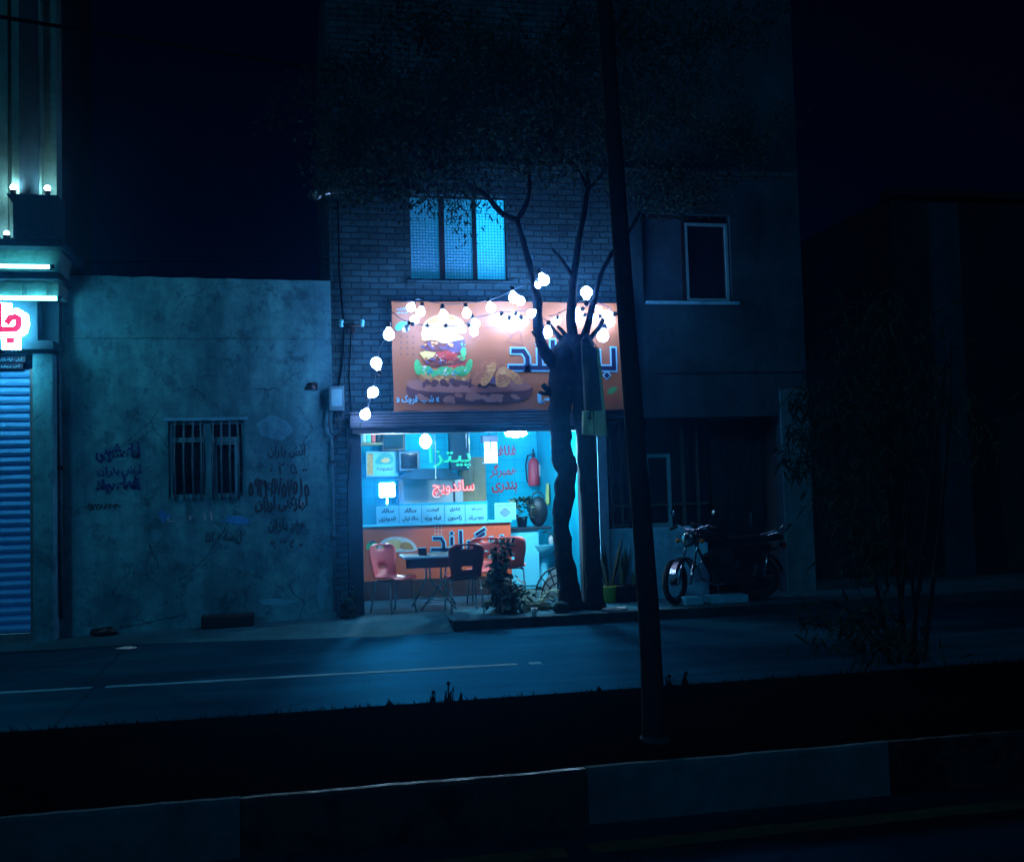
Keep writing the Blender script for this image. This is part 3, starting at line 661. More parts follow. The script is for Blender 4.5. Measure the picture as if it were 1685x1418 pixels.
# overhead cables
def cable(label, pts, r=.012, sag=.0):
    o0 = Vector(pts[0]); mb = MB(); q = []
    for i in range(len(pts)-1):
        a, b = Vector(pts[i]), Vector(pts[i+1])
        for k in range(9 if i == len(pts)-2 else 8):
            t = k/8; c = a.lerp(b, t); c.z -= sag*4*t*(1-t); q.append(c-o0)
    mb.tube(q, r, 6); o = mb.build('overhead_cable', M['cable']); o.location = o0; tag(o, label, 'cable'); return o
a, b = P(0, 28, 11), P(86, 42, 11); dd = (b-a)
cable('thick overhead cable crossing the top of the stone building', [a-dd*6, b, P(552, 118, D-.02)], .020, .0)
cable('faint thin cable strung above the house roof', [P(100, 428, D+2), P(240, 430, D+2), P(530, 424, D+1.5), P(548, 422, D+.2)], .006, .03)
cable('thin wire sagging across the dark far building', [P(1565, 573, D-.3), P(1620, 575, D-.6), P(1690, 592, D-1), P(1900, 650, D-2)], .008, .0)

# ------------------------------------------------------------------ brick building with the shop
BX0, BX1, BT = HW, P(1326, 600, D).x, 9.7
BB = thing('brick_building', 'two storey brick building with the lit food shop and a dark porch', 'building', (0, 0, 0))
XM = P(1034, 600, D).x
w1 = R4(674, 321, 834, 462, D); w2 = R4(1057, 352, 1203, 496, D)
ox0, ox1 = P(578, 860, D).x, P(983, 860, D).x; oz1 = P(750, 703, D).z
gx0, gx1 = P(1001, 830, D).x, P(1289, 830, D).x; gz1 = P(1170, 686, D).z
mb = MB(); pierced(mb, BX0+.002, XM, -.02, BT, [w1, (ox0, ox1, -.02, oz1), (gx0, XM, -.02, gz1)], D, .22)
mb.quad([(BX0+.002, D, 0), (BX0+.002, D+8, 0), (BX0+.002, D+8, BT), (BX0+.002, D, BT)][::-1]); mb.quad([(BX0+.002, D, BT), (XM, D, BT), (XM, D+8, BT), (BX0+.002, D+8, BT)])
mb.build('brick_wall', M['brick'], BB)
mb = MB(); pierced(mb, XM, BX1, -.02, BT, [w2, (XM, gx1, -.02, gz1)], D, .22)
mb.quad([(BX1, D, 0), (BX1, D+8, 0), (BX1, D+8, BT), (BX1, D, BT)]); mb.quad([(XM, D, BT), (BX1, D, BT), (BX1, D+8, BT), (XM, D+8, BT)])
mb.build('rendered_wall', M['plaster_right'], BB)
# paler pier at the right end, pilaster beside the shop, string course
x0, x1 = gx1+.004, BX1-.004
mb = MB(); mb.box(x0, x1, D-.035, D-.001, 0, P(1310, 640, D).z, 0, .006); mb.build('pier', plaster('pier_render', (.20, .23, .21), (.13, .15, .14), (.66, .7, .68)), BB)
x0, x1 = P(985, 840, D).x, P(1000, 840, D).x
mb = MB(); mb.box(x0, x1, D-.05, D-.001, 0, oz1-.0, 0, .006); mb.build('pilaster', M['plaster_low'], BB)
mb = MB(); zc = P(1200, 612, D).z; mb.box(XM+.1, BX1, D-.018, D-.001, zc-.012, zc+.012); mb.build('string_course', M['stone_dark'], BB)
mb = MB()
for z in (6.1, 6.16): mb.box(BX0+.01, BX1-.01, D-.02-(z-6.1)*.3, D-.001, z, z+.055, 0, .004)
mb.build('upper_course', M['brick'], BB)
# upper left window: dark frame, three textured panes
W1 = thing('window', None, None); W1.parent = BB
X0, X1, Z0, Z1 = w1; Yw = D+.08; bars = [(X0, X0+.03)]
cuts = [P(a, 400, D).x for a in (675, 724, 733, 779, 786, 834)]
mb = MB()
mb.box(X0, X1, Yw, Yw+.05, Z1-.03, Z1); mb.box(X0, X1, Yw, Yw+.05, Z0, Z0+.04)
for a, b in ((X0, cuts[0]+.012), (cuts[1], cuts[2]), (cuts[3], cuts[4]), (cuts[5]-.012, X1)): mb.box(a, b, Yw-.004, Yw+.05, Z0+.04, Z1-.03)
mb.build('frame', M['dark_metal'], W1)
def figured(name, col, st):
    m, nt, bs = new_mat(name); v = coords(nt, rot=(rad(90), 0, 0))
    vo = nt.nodes.new('ShaderNodeTexVoronoi'); vo.inputs['Scale'].default_value = 24; vo.inputs['Randomness'].default_value = 0.05
    nt.links.new(v, vo.inputs['Vector']); bs.inputs['Base Color'].default_value = (*col, 1)
    bs.inputs['Roughness'].default_value = .45; bs.inputs['Specular IOR Level'].default_value = .6
    bump(nt, vo.outputs['Distance'], bs, .7, .05)
    nt.links.new(ramp(nt, vo.outputs['Distance'], [(.1, col), (.75, tuple(c*.45 for c in col))]), bs.inputs['Base Color'])
    if st:          # room light put into the pane's own glow, brightest round one spot
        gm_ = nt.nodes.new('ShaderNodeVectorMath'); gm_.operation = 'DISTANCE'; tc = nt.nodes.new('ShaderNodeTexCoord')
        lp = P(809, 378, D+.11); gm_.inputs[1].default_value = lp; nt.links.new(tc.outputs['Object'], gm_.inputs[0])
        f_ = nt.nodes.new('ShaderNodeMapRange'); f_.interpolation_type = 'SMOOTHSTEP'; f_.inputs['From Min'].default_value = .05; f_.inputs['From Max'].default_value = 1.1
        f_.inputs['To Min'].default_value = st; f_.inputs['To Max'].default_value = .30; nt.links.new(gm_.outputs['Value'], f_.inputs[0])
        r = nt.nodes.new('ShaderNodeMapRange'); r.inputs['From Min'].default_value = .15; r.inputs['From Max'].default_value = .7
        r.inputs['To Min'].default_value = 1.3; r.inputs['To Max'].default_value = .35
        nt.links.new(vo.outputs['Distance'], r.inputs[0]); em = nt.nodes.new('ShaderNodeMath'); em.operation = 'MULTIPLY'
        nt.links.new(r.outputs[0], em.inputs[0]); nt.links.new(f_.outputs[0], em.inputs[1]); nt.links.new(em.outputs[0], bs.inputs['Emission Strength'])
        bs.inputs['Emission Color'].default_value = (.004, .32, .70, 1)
    return m
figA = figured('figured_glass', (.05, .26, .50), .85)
for a, b, mt in ((0, 1, figA), (2, 3, figA), (4, 5, figured('figured_glass_glow', (.05, .3, .5), 2.6))):
    mb = MB(); mb.quad([(cuts[a], Yw+.03, Z0+.04), (cuts[b], Yw+.03, Z0+.04), (cuts[b], Yw+.03, Z1-.03), (cuts[a], Yw+.03, Z1-.03)]); mb.build('pane', mt, W1)
mb = MB(); mb.box(X0-.06, X1+.06, D-.05, D+.07, Z0-.06, Z0-.004, 0, .008); mb.build('sill', M['brick'], W1)
# upper right window: dark opening with one pale sash
W2 = thing('window', None, None); W2.parent = BB
X0, X1, Z0, Z1 = w2
mb = MB(); mb.box(X0, X1, D+.10, D+.11, Z0, Z1); mb.build('pane', M['glass_dark'], W2)
mb = MB(); a, b = P(1131, 430, D).x, P(1201, 430, D).x; zt, zb_ = P(1165, 366, D).z, P(1165, 494, D).z
for bxx in ((a, b, zt-.035, zt), (a, b, zb_, zb_+.035), (a, a+.035, zb_+.035, zt-.035), (b-.04, b, zb_+.035, zt-.035)): mb.box(bxx[0], bxx[1], D+.05, D+.09, bxx[2], bxx[3])
mb.build('sash', M['white_frame'], W2)
mb = MB()
for bxx in ((X0, a, Z1-.06, Z1), (X0, X0+.05, Z0, Z1-.06), (a-.06, a-.004, Z0, Z1-.06)): mb.box(bxx[0], bxx[1], D+.055, D+.095, bxx[2], bxx[3])
mb.box(X0+.05, a-.06, D+.09, D+.098, Z0, Z1-.06, 1)
mb.build('frame', [M['dark_metal'], mat('drawn_curtain', (.02, .08, .13), (.012, .05, .08), 8, .9)], W2)
mb = MB(); mb.box(X0+.02, X1+.08, D-.06, D+.04, Z0-.05, Z0-.004, 0, .008); mb.build('sill', M['plaster_low'], W2)
# porch: recess, low wall, window, door
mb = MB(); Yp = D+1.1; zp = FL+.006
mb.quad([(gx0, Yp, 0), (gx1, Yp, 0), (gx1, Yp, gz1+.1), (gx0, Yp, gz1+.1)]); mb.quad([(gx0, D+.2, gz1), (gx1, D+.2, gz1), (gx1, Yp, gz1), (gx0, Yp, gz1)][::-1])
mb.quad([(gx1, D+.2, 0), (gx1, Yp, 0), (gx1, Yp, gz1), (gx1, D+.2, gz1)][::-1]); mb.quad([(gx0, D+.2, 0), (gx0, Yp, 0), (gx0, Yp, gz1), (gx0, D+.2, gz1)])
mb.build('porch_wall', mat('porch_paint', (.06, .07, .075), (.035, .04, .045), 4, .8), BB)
lx1, lz = P(1166, 930, D+.03).x, P(1090, 868, D+.03).z
mb = MB(); mb.box(gx0+.002, lx1, D+.03, D+.30, 0, lz, 0, .01); mb.build('low_wall', M['plaster_low'], BB)
mb = MB(); Yq = D+.42
def fr(px0, py0, px1, py1, t, mi=0):
    a, b, c, d = R4(px0, py0, px1, py1, Yq)
    for q in ((a, b, d-t, d), (a, b, c, c+t), (a, a+t, c+t, d-t), (b-t, b, c+t, d-t)): mb.box(q[0], q[1], Yq-.04, Yq, q[2], q[3], mi)
fr(1061, 747, 1103, 866, .05)
PWN = thing('window', None, None); PWN.parent = BB
mb.build('sash', M['white_frame'], PWN)
mb = MB(); a, b, c, d = R4(1002, 690, 1166, 866, Yq+.02); mb.box(a, b, Yq+.015, Yq+.02, max(c, lz+.004), d); mb.build('pane', M['glass_dark'], PWN)
mb = MB(); fr(1003, 690, 1041, 866, .03, 0); 
for q in ((1120, 1126), (1145, 1149), (1021, 1023)):
    a, b, c, d = R4(q[0], 700, q[1], 866, Yq); mb.box(a, b, Yq-.03, Yq, c, d)
a, b, c, d = R4(1003, 828, 1166, 832, Yq); mb.box(a, b, Yq-.025, Yq+.004, c, d)
mb.build('frame', mat('dark_frame_paint', (.075, .085, .08), (.05, .055, .055), 6, .6), PWN)
dr = thing('door', None, None); dr.parent = BB
a, b = P(1172, 850, D+.5).x, gx1-.06
mb = MB(); n = 9
for k in range(n):
    mb.box(a+(b-a)*k/n, a+(b-a)*(k+1)/n-.012, D+.5, D+.54, zp, gz1-.12, 0, .004)
mb.box(a, b, D+.515, D+.55, zp, gz1-.1)
mb.build('leaf', M['dark_metal'], dr)
mb = MB(); mb.box(b-.25, b-.22, D+.46, D+.5, 1.05, 1.25, 0, .004); mb.build('handle', M['steel'], dr)
# shop front: posts, roller box
for (a, b, nm) in ((575, 597, 'post'), (957, 984, 'post')):
    X0, X1 = P(a, 860, D-.06).x, P(b, 860, D-.06).x
    mb = MB(); mb.box(X0, X1 if a < 900 else P(960, 860, D).x, D-.07, D+.1, FL, oz1+.02, 0, .008); mb.build('shop_post', M['dark_metal'], BB)
RB = thing('roller_box', None, None); RB.parent = BB
X0, X1, Z0, Z1 = R4(576, 680, 986, 708, D-.24)
mb = MB(); mb.box(X0, X1, D-.24, D-.002, Z0+.05, Z1, 0, .01)
for k in range(5): mb.box(X0, X1, D-.252, D-.239, Z0+.075+k*.042, Z0+.095+k*.042, 0, .004)
mb.build('casing', M['box_shutter'], RB)
mb = MB(); mb.box(X0+.02, X1-.02, D-.2, D-.06, Z0-.02, Z0+.048, 0, .008); mb.build('bottom_slat', M['dark_metal'], RB)
# room
room = MB(); ry0, ry1, rz1 = D+.215, D+3.6, 2.95
room.quad([(ox0, ry1, 0), (ox1, ry1, 0), (ox1, ry1, rz1), (ox0, ry1, rz1)])
room.build('back_wall', M['tile'], BB)
room = MB(); room.quad([(ox1, ry0, 0), (ox1, ry1, 0), (ox1, ry1, rz1), (ox1, ry0, rz1)][::-1]); room.build('side_wall', M['tile_side'], BB)
room = MB(); room.quad([(ox0, ry0, 0), (ox0, ry1, 0), (ox0, ry1, rz1), (ox0, ry0, rz1)]); room.build('side_wall', M['tile_side'], BB)
room = MB(); room.quad([(ox0, ry0, rz1), (ox1, ry0, rz1), (ox1, ry1, rz1), (ox0, ry1, rz1)][::-1]); room.quad([(ox0, ry0, oz1), (ox1, ry0, oz1), (ox1, ry0, rz1), (ox0, ry0, rz1)][::-1]); room.build('ceiling', M['ceramic'], BB)
room = MB(); room.quad([(ox0, D, FL+.005), (ox1, D, FL+.005), (ox1, ry1, FL+.005), (ox0, ry1, FL+.005)]); room.build('shop_floor', M['floor_in'], BB)
mb = MB(); q = [(549, 318), (531, 316), (516, 320)]
gp = [P(572, 313, D-.02), P(548, 316, D-.28), P(526, 319, D-.52)]
mb.tube(gp, .035, 10); mb.tube([gp[2], gp[2]+(gp[2]-gp[1]).normalized()*.1+Vector((0, 0, -.02))], .055, 10)
mb.build('drain_spout', M['steel'], BB)

# ------------------------------------------------------------------ printed banner above the shop
YBn = D-.20
BN = thing('shop_banner', 'wide orange printed banner with burger picture above the shop opening', 'banner', (0, 0, 0))
bX0, bX1, bZ0, bZ1 = R4(646, 497, 1041, 675, YBn)
mb = MB(); nx, nz = 60, 14
def bpt(u, v):
    sag = -.012*math.sin(u*math.pi*3)*(v) ; wv = .010*mnoise.noise(Vector((u*9, v*3, 1)))
    edge = .012*math.sin(u*26)*(1-v)**6
    return (bX0+u*(bX1-bX0)+.004*math.sin(v*9), YBn+.012*0+wv*.25, bZ0+v*(bZ1-bZ0)+sag*.6+edge)
for i in range(nx):
    for j in range(nz):
        mb.quad([bpt(i/nx, j/nz), bpt((i+1)/nx, j/nz), bpt((i+1)/nx, (j+1)/nz), bpt(i/nx, (j+1)/nz)], 0, True)
mb.build('vinyl_sheet', M['banner'], BN)
mb = MB(); mb.box(bX0+.02, bX1-.02, YBn+.015, D-.003, bZ0+.03, bZ1-.03); mb.build('back_frame', M['dark_metal'], BN)
C = {k: mat('print_'+k, a, b, sc, .5) for k, a, b, sc in (
    ('bun', (.72, .30, .08), (.50, .16, .04), 5), ('bun_light', (.88, .50, .20), (.75, .36, .11), 9), ('patty', (.26, .06, .03), (.10, .025, .015), 14),
    ('cheese', (.85, .65, .22), (.75, .5, .12), 4), ('lettuce', (.12, .52, .16), (.05, .32, .09), 16), ('tomato', (.62, .07, .04), (.42, .03, .025), 9),
    ('board_top', (.42, .17, .12), (.30, .11, .085), 3), ('board_side', (.14, .05, .05), (.09, .032, .036), 3), ('crust', (.82, .38, .13), (.55, .2, .06), 18),
    ('crust_dark', (.55, .19, .08), (.36, .10, .045), 18), ('dots', (.20, .08, .05), None, 5), ('swirl', (.06, .40, .36), (.04, .28, .26), 6), ('arrow', (.20, .09, .07), None, 6),
    ('onion', (.80, .72, .66), (.6, .5, .5), 12), ('plum', (.16, .09, .16), (.09, .05, .10), 8))}
names = list(C); IX = {k: i for i, k in enumerate(names)}
mb = MB(); L = [YBn-.006]
def sh(k, pts, it=2): L[0] -= .0006; shape(mb, pts, L[0], IX[k], it)
# serving board
sh('board_side', [(667, 630), (670, 652), (690, 663), (760, 665), (830, 664), (866, 658), (877, 646), (877, 634), (800, 640), (720, 638)], 2)
sh('board_top', [(667, 630), (676, 624), (760, 623), (850, 626), (877, 635), (868, 643), (800, 646), (720, 646), (676, 641)], 2)
# burger, bottom up
sh('bun', [(688, 618), (694, 628), (730, 631), (768, 627), (776, 616), (765, 606), (700, 606)], 2)
sh('lettuce', [(682, 594), (688, 590), (694, 604), (705, 600), (715, 612), (728, 600), (742, 612), (752, 602), (762, 612), (770, 592), (778, 590), (777, 606), (768, 618), (758, 620), (746, 614), (735, 620), (722, 616), (712, 622), (700, 614), (686, 618), (681, 606)], 1)
sh('tomato', [(698, 602), (700, 590), (720, 584), (750, 586), (766, 596), (764, 604), (740, 606), (716, 600)], 2)
sh('patty', [(695, 592), (700, 580), (720, 574), (750, 576), (766, 584), (768, 596), (748, 600), (724, 604), (704, 602)], 2)
sh('tomato', [(716, 582), (722, 574), (742, 576), (756, 586), (748, 596), (730, 598)], 2)
sh('cheese', [(690, 580), (702, 578), (718, 580), (712, 588), (700, 594)], 0)
sh('onion', [(694, 604), (700, 601), (704, 606), (700, 611), (695, 609)], 2)
sh('bun_light', [(692, 612), (702, 610), (712, 618), (708, 626), (696, 622)], 2)
sh('patty', [(694, 574), (700, 560), (716, 556), (736, 560), (756, 556), (766, 566), (764, 578), (740, 580), (712, 578)], 2)
sh('plum', [(730, 574), (740, 558), (764, 552), (766, 574), (750, 582)], 2)
sh('lettuce', [(757, 574), (766, 570), (768, 584), (760, 590)], 1)
sh('cheese', [(692, 562), (698, 548), (720, 546), (752, 548), (766, 558), (752, 560), (730, 566), (714, 558)], 1)
sh('bun_light', [(694, 552), (696, 530), (714, 519), (742, 516), (764, 528), (770, 550), (750, 548), (716, 548)], 2)
sh('bun', [(698, 534), (714, 521), (742, 518), (762, 530), (740, 526), (716, 530)], 2)
rb = random.Random(2)
def specks(k, cx, cy, rx, ry, n, sz):
    for _ in range(n):
        a = rb.uniform(0, 6.28); r = rb.random()**.5; x, y = cx+rx*r*math.cos(a), cy+ry*r*math.sin(a); w_, h_ = sz*rb.uniform(.5, 1.3), sz*rb.uniform(.4, .9); t = rb.uniform(-.6, .6)
        sh(k, [(x-w_, y-h_*t), (x-w_*.2, y-h_), (x+w_, y+h_*t), (x+w_*.1, y+h_)], 1)
specks('bun_light', 730, 624, 34, 4, 8, 5); specks('crust_dark', 730, 590, 30, 7, 14, 4); specks('plum', 728, 594, 30, 6, 10, 4); specks('onion', 724, 586, 28, 10, 7, 2.2)
specks('crust', 722, 566, 26, 6, 10, 4); specks('plum', 715, 570, 20, 6, 8, 4); specks('tomato', 742, 584, 20, 6, 8, 4.5); specks('lettuce', 730, 610, 46, 7, 26, 5); specks('onion', 730, 612, 44, 6, 9, 2.4); specks('swirl', 735, 612, 40, 6, 12, 3.5)
specks('lettuce', 762, 578, 8, 16, 8, 3.5); specks('cheese', 703, 581, 8, 4, 4, 2.5)
specks('board_side', 770, 631, 90, 4, 18, 9); specks('board_top', 770, 654, 88, 6, 16, 10)
# nuggets
for k, pts in (('crust_dark', [(774, 630), (782, 612), (796, 606), (800, 616), (790, 632), (780, 635)]), ('crust_dark', [(790, 612), (792, 596), (810, 590), (830, 592), (834, 604), (812, 612)]),
               ('crust', [(789, 630), (800, 608), (808, 596), (817, 596), (816, 608), (804, 632), (794, 636)]), ('plum', [(805, 632), (812, 614), (818, 632)]),
               ('crust', [(815, 628), (816, 612), (826, 602), (838, 606), (842, 618), (838, 634), (826, 638), (817, 636)]), ('crust', [(838, 606), (848, 612), (862, 624), (858, 634), (846, 630), (840, 620)]),
               ('bun_light', [(820, 616), (826, 608), (834, 610), (830, 620)])): sh(k, pts, 2)
specks('bun_light', 806, 612, 9, 16, 10, 3); specks('crust_dark', 828, 624, 10, 10, 9, 3.2); specks('crust_dark', 852, 622, 7, 6, 5, 3); specks('crust_dark', 798, 622, 8, 10, 5, 3)
# arrow, dots, swirl, leaf
for st in ([(795, 540), (815, 538), (835, 545), (842, 556)], [(834, 562), (860, 568), (855, 544), (842, 552), (834, 562)]):
    stroke(mb, [(P(a, b, YBn).x, P(a, b, YBn).z) for a, b in st], .008, YBn-.008, IX['arrow'])
for i in range(3):
    for j in range(4):
        a = P(660+i*10, 554+j*9.6, YBn); mb.box(a.x-.012, a.x+.012, YBn-.0075, YBn-.007, a.z-.012, a.z+.012, IX['dots'])
sh('swirl', [(648, 540), (655, 530), (668, 528), (676, 536), (664, 538), (656, 546)], 2)
sh('lettuce', [(998, 645), (1006, 636), (1017, 637), (1012, 646), (1002, 650)], 2)
mb.build('food_picture', [C[k] for k in names], BN)
mb = MB(); logo(mb, 841, 605, 1010, YBn-.008, 0, 1, 1)
mb.build('shop_name_lettering', [M['navy'], M['white_print']], BN)
mb = MB(); put_text(mb, '« شعبه قرچک »', 652, 650, 723, 666, YBn-.016, 0, .03); put_text(mb, 'برگرلند', 652, 506, 671, 511, YBn-.010, 0, .03); put_text(mb, 'فست فود', 652, 512, 671, 517, YBn-.010, 0, .03)
mb.build('branch_lettering', M['white_print'], BN)
mb = MB(); put_text(mb, 'ما', 884, 648, 908, 664, YBn-.012, 0, .07); mb.build('tagline_lettering', M['white_print'], BN)

# ------------------------------------------------------------------ shop interior
CYc = D+1.6
CT = thing('shop_counter', 'orange fronted serving counter with block lettering and a half bun picture', 'counter', (0, 0, 0))
X0, X1, Z0, Z1 = R4(600, 860, 842, 1000, CYc)
zc = (P(600, 863, CYc).z+P(842, 857, CYc).z)/2
mb = MB(); mb.box(X0-.4, X1, CYc, CYc+.6, FL+.006, zc-.03); mb.build('front', M['orange'], CT)
mb = MB(); mb.box(X0-.39, X1-.01, CYc-.012, CYc-.001, FL+.007, P(700, 952, CYc).z); mb.build('counter_shade', mat('dark_counter_shade', (.05, .015, .012), (.03, .010, .01), 3, .7), CT)  # dark panel standing in for the shade low on the counter front
mb = MB(); mb.box(X0-.4, X1+.015, CYc-.03, CYc+.62, zc-.03+.001, zc, 0, .006); mb.build('top', M['ceramic'], CT)
mb = MB(); logo(mb, 712, 904, 826, CYc-.002, 0, 1, -1)
mb.build('shop_name_lettering', [M['navy'], M['white_print']], CT)
mb = MB(); L[0] = CYc-.004
shp = lambda k, pts, it=2: sh(k, pts, it)
sh('onion', [(621, 908), (622, 896), (634, 885), (652, 882), (674, 886), (686, 898), (687, 908)], 2)
sh('bun_light', [(626, 905), (628, 896), (640, 888), (656, 886), (664, 896), (658, 905)], 2)
sh('bun', [(656, 903), (660, 892), (672, 891), (681, 900), (680, 905)], 2)
mb.build('bun_picture', [C[k] for k in names], CT); mb = MB()
sh('lettuce', [(602, 904), (604, 893), (612, 888), (620, 892), (622, 900), (614, 906)], 2)
sh('plum', [(604, 894), (612, 888), (620, 891), (612, 894)], 2)
mb.build('olive_picture', [C[k] for k in names], CT); mb = MB()
for i in range(3):
    for j in range(3):
        a = P(716+i*5.2, 867+j*5.5, CYc); mb.box(a.x-.009, a.x+.009, CYc-.006, CYc-.005, a.z-.009, a.z+.009, IX['onion'])
mb.build('dot_pattern', [C[k] for k in names], CT)
gl = mat('guard_glass', (.03, .36, .50), (.025, .32, .45), 2, .2, spec=.2); 
mb = MB(); a0, a1, b0, b1 = R4(600, 830, 843, 862, CYc)
mb.box(a0-.3, P(803, 845, CYc+.05).x, CYc+.05, CYc+.056, zc+.001, b1+.03); mb.build('glass_guard', gl, CT)
menu = [(619, 656, 'سالاد', 'اندونزی', 'first white menu card on the counter guard, nearest the door post'), (657, 693, 'سالاد', 'سالاد ایرانی', 'second white menu card on the counter guard, reading salad'),
        (694, 731, 'گوشت', 'فیله ویژه', 'middle white menu card on the counter guard, with two bold lines'), (732, 765, 'بندری', 'ژامبون', 'fourth white menu card on the counter guard, beside the two line notice'),
        (766, 801, 'سس انواع', 'موجود می باشد', 'last white menu card of the row, with two thin lines')]
for k, (a, b, t1, t2, lb) in enumerate(menu):
    dy = (700-a)*.018
    x0, x1, z0, z1 = R4(a, 831+dy, b, 861+dy*.6, CYc+.03)
    o = thing('menu_card', lb, 'menu card', (0, 0, 0), 0, 'menu cards along the counter guard'); mb = MB(); mb.box(x0, x1, CYc+.028, CYc+.036, zc+.004, z1, 0, .002); mb.build('card', M['white_print'], o)
    mb = MB(); put_text(mb, t1, a+8, 835+dy, b-8, 842+dy, CYc+.028, 0, .03); put_text(mb, t2, a+5, 848+dy, b-5, 857+dy, CYc+.028, 0, .03); mb.build('lettering', M['navy'], o)
o = thing('notice_board', 'square white notice with a round dark emblem above the counter end', 'notice', (0, 0, 0))
x0, x1, z0, z1 = R4(814, 827, 849, 855, CYc+.12); mb = MB(); mb.box(x0, x1, CYc+.12, CYc+.13, z0, z1, 0, .002); mb.build('card', M['white_print'], o)
mb = MB(); c = P(831, 843, CYc+.12); r = .075
mb.quad([(c.x+r*math.cos(t*math.pi/14), CYc+.118, c.z+.8*r*math.sin(t*math.pi/14)) for t in range(28)][::1])
for k in range(3): mb.box(c.x-r*.8, c.x+r*.8, CYc+.1155, CYc+.117, c.z-.035+k*.03, c.z-.025+k*.03, 1)
put_text(mb, 'منوی فست فود', 818, 829, 846, 833, CYc+.118, 0, .03)
mb.build('emblem', [M['plum'] if 'plum' in M else C['plum'], M['white_print']], o)
# counter-height plinth below the neon: hood over the grill
HD = thing('range_hood', 'dark steel canopy hood over the grill behind the counter', 'range hood', (0, 0, 0))
Yh = D+2.3
def pp(px, py, Y): v = P(px, py, Y); return (v.x, v.z)
mb = MB(); f0 = [P(a, b, Yh) for a, b in ((652, 788), (762, 788), (768, 781), (734, 771), (684, 771), (656, 781))]
fr_ = [P(654, 788, Yh), P(765, 788, Yh), P(738, 771, Yh+.3), P(684, 771, Yh+.3)]
bk_ = [Vector((p.x, Yh+.9, p.z)) for p in fr_]
mb.mesh([*fr_, *bk_], [(0, 1, 2, 3), (1, 5, 6, 2), (4, 0, 3, 7), (3, 2, 6, 7), (0, 4, 5, 1), (5, 4, 7, 6)]); mb.build('canopy', M['hood'], HD)
mb = MB(); a, b, c, d = R4(742, 715, 772, 773, Yh+.6); mb.box(a, b, Yh+.62, Yh+.9, c, 2.9); mb.build('flue', M['hood'], HD)
mb = MB(); a, b, c, d = R4(656, 790, 664, 832, Yh); mb.box(a, b, Yh, Yh+.06, 1.0, d); a, b, c, d = R4(746, 790, 749, 832, Yh); mb.box(a, b, Yh, Yh+.05, 1.0, d); mb.build('post', M['black'], HD)
mb = MB(); a, b, c, d = R4(664, 797, 762, 860, Yh+.9); mb.box(a, b, Yh+.88, Yh+.9, .8, d+.1); mb.build('splash_panel', mat('worn_board_panel', (.42, .45, .44), (.30, .34, .34), 3, .6), HD)
o = thing('wood_cabinet', 'tall wooden cabinet against the back wall beside the hood', 'cabinet', (0, 0, 0))
a, b, c, d = R4(757, 752, 800, 860, D+3.35); mb = MB(); mb.box(a, b, D+3.35, D+3.58, FL+.01, d, 0, .01); mb.build('carcass', M['wood_in'], o)
mb = MB(); mb.box(a+.03, (a+b)/2-.01, D+3.335, D+3.352, .3, d-.05, 0, .004); mb.build('door', M['wood_in'], o); mb = MB(); mb.box((a+b)/2+.01, b-.03, D+3.335, D+3.352, .3, d-.05, 0, .004); mb.build('door', M['wood_in'], o)
# dark boxes high on the left
for (nm, lb, cat_, q, Y, mt) in (('television', 'dark flat television hung high on the back wall', 'television', (628, 712, 667, 742), D+3.3, M['black']),
                                 ('speaker_box', 'dark blue box below the television on the back wall', 'box', (656, 742, 691, 775), D+3.3, mat('blue_grey_box', (.05, .09, .13), (.03, .06, .09), 4, .5))):
    a, b, c, d = R4(*q, Y); o = thing(nm, lb, cat_, (0, 0, 0)); mb = MB(); mb.box(a, b, Y, Y+.18, c, d, 0, .012); mb.build('casing', mt, o)
    mb = MB(); mb.box(a+.04, b-.04, Y-.006, Y+.002, c+.04, d-.04, 0, .002); mb.build('screen' if nm == 'television' else 'grille', M['glass_dark'], o)
o = thing('wall_poster', 'pale poster with picture and caption on the left of the back wall', 'poster', (0, 0, 0))
a, b, c, d = R4(602, 742, 655, 784, D+3.45); mb = MB(); mb.box(a, b, D+3.45, D+3.47, c, d, 0, .003); mb.build('sheet', M['white_print'], o)
mb = MB(); L[0] = D+3.448
sh('swirl', [(617, 758), (626, 746), (640, 744), (648, 752), (647, 764), (618, 764)], 2); sh('bun_light', [(624, 760), (632, 752), (642, 754), (640, 762)], 2); sh('crust', [(604, 746), (614, 746), (614, 782), (604, 782)], 0)
put_text(mb, 'سمبوسه', 620, 768, 646, 776, D+3.448, IX['plum'], .02); mb.build('picture', [C[k] for k in names], o)
o = thing('wall_shelf', 'small shelf with jars high beside the door post', 'shelf', (0, 0, 0))
a, b, c, d = R4(596, 728, 630, 732, D+3.1); mb = MB(); mb.box(a, b, D+3.1, D+3.5, c, d); mb.build('board', M['wood_in'], o)
for k, (px, h) in enumerate(((599, .16), (606, .2), (614, .24), (622, .22))):
    q = P(px, 727, D+3.2); o2 = thing('jar', ('tallest pale jar', 'short glass jar', 'red capped jar', 'dark jar')[k]+' standing on the small high shelf', 'jar', (q.x, q.y, d+.001)); mb = MB(); mb.lathe([(.045, 0), (.05, .02), (.05, h*.7), (.03, h*.85), (.03, h)], (0, 0, 0), 12); mb.build('body', (M['sack'], M['ceramic'], M['red_chair'], M['black'])[k], o2)
    mb = MB(); mb.lathe([(.034, h+.001), (.034, h+.02)], (0, 0, 0), 12); mb.build('lid', M['steel'], o2)
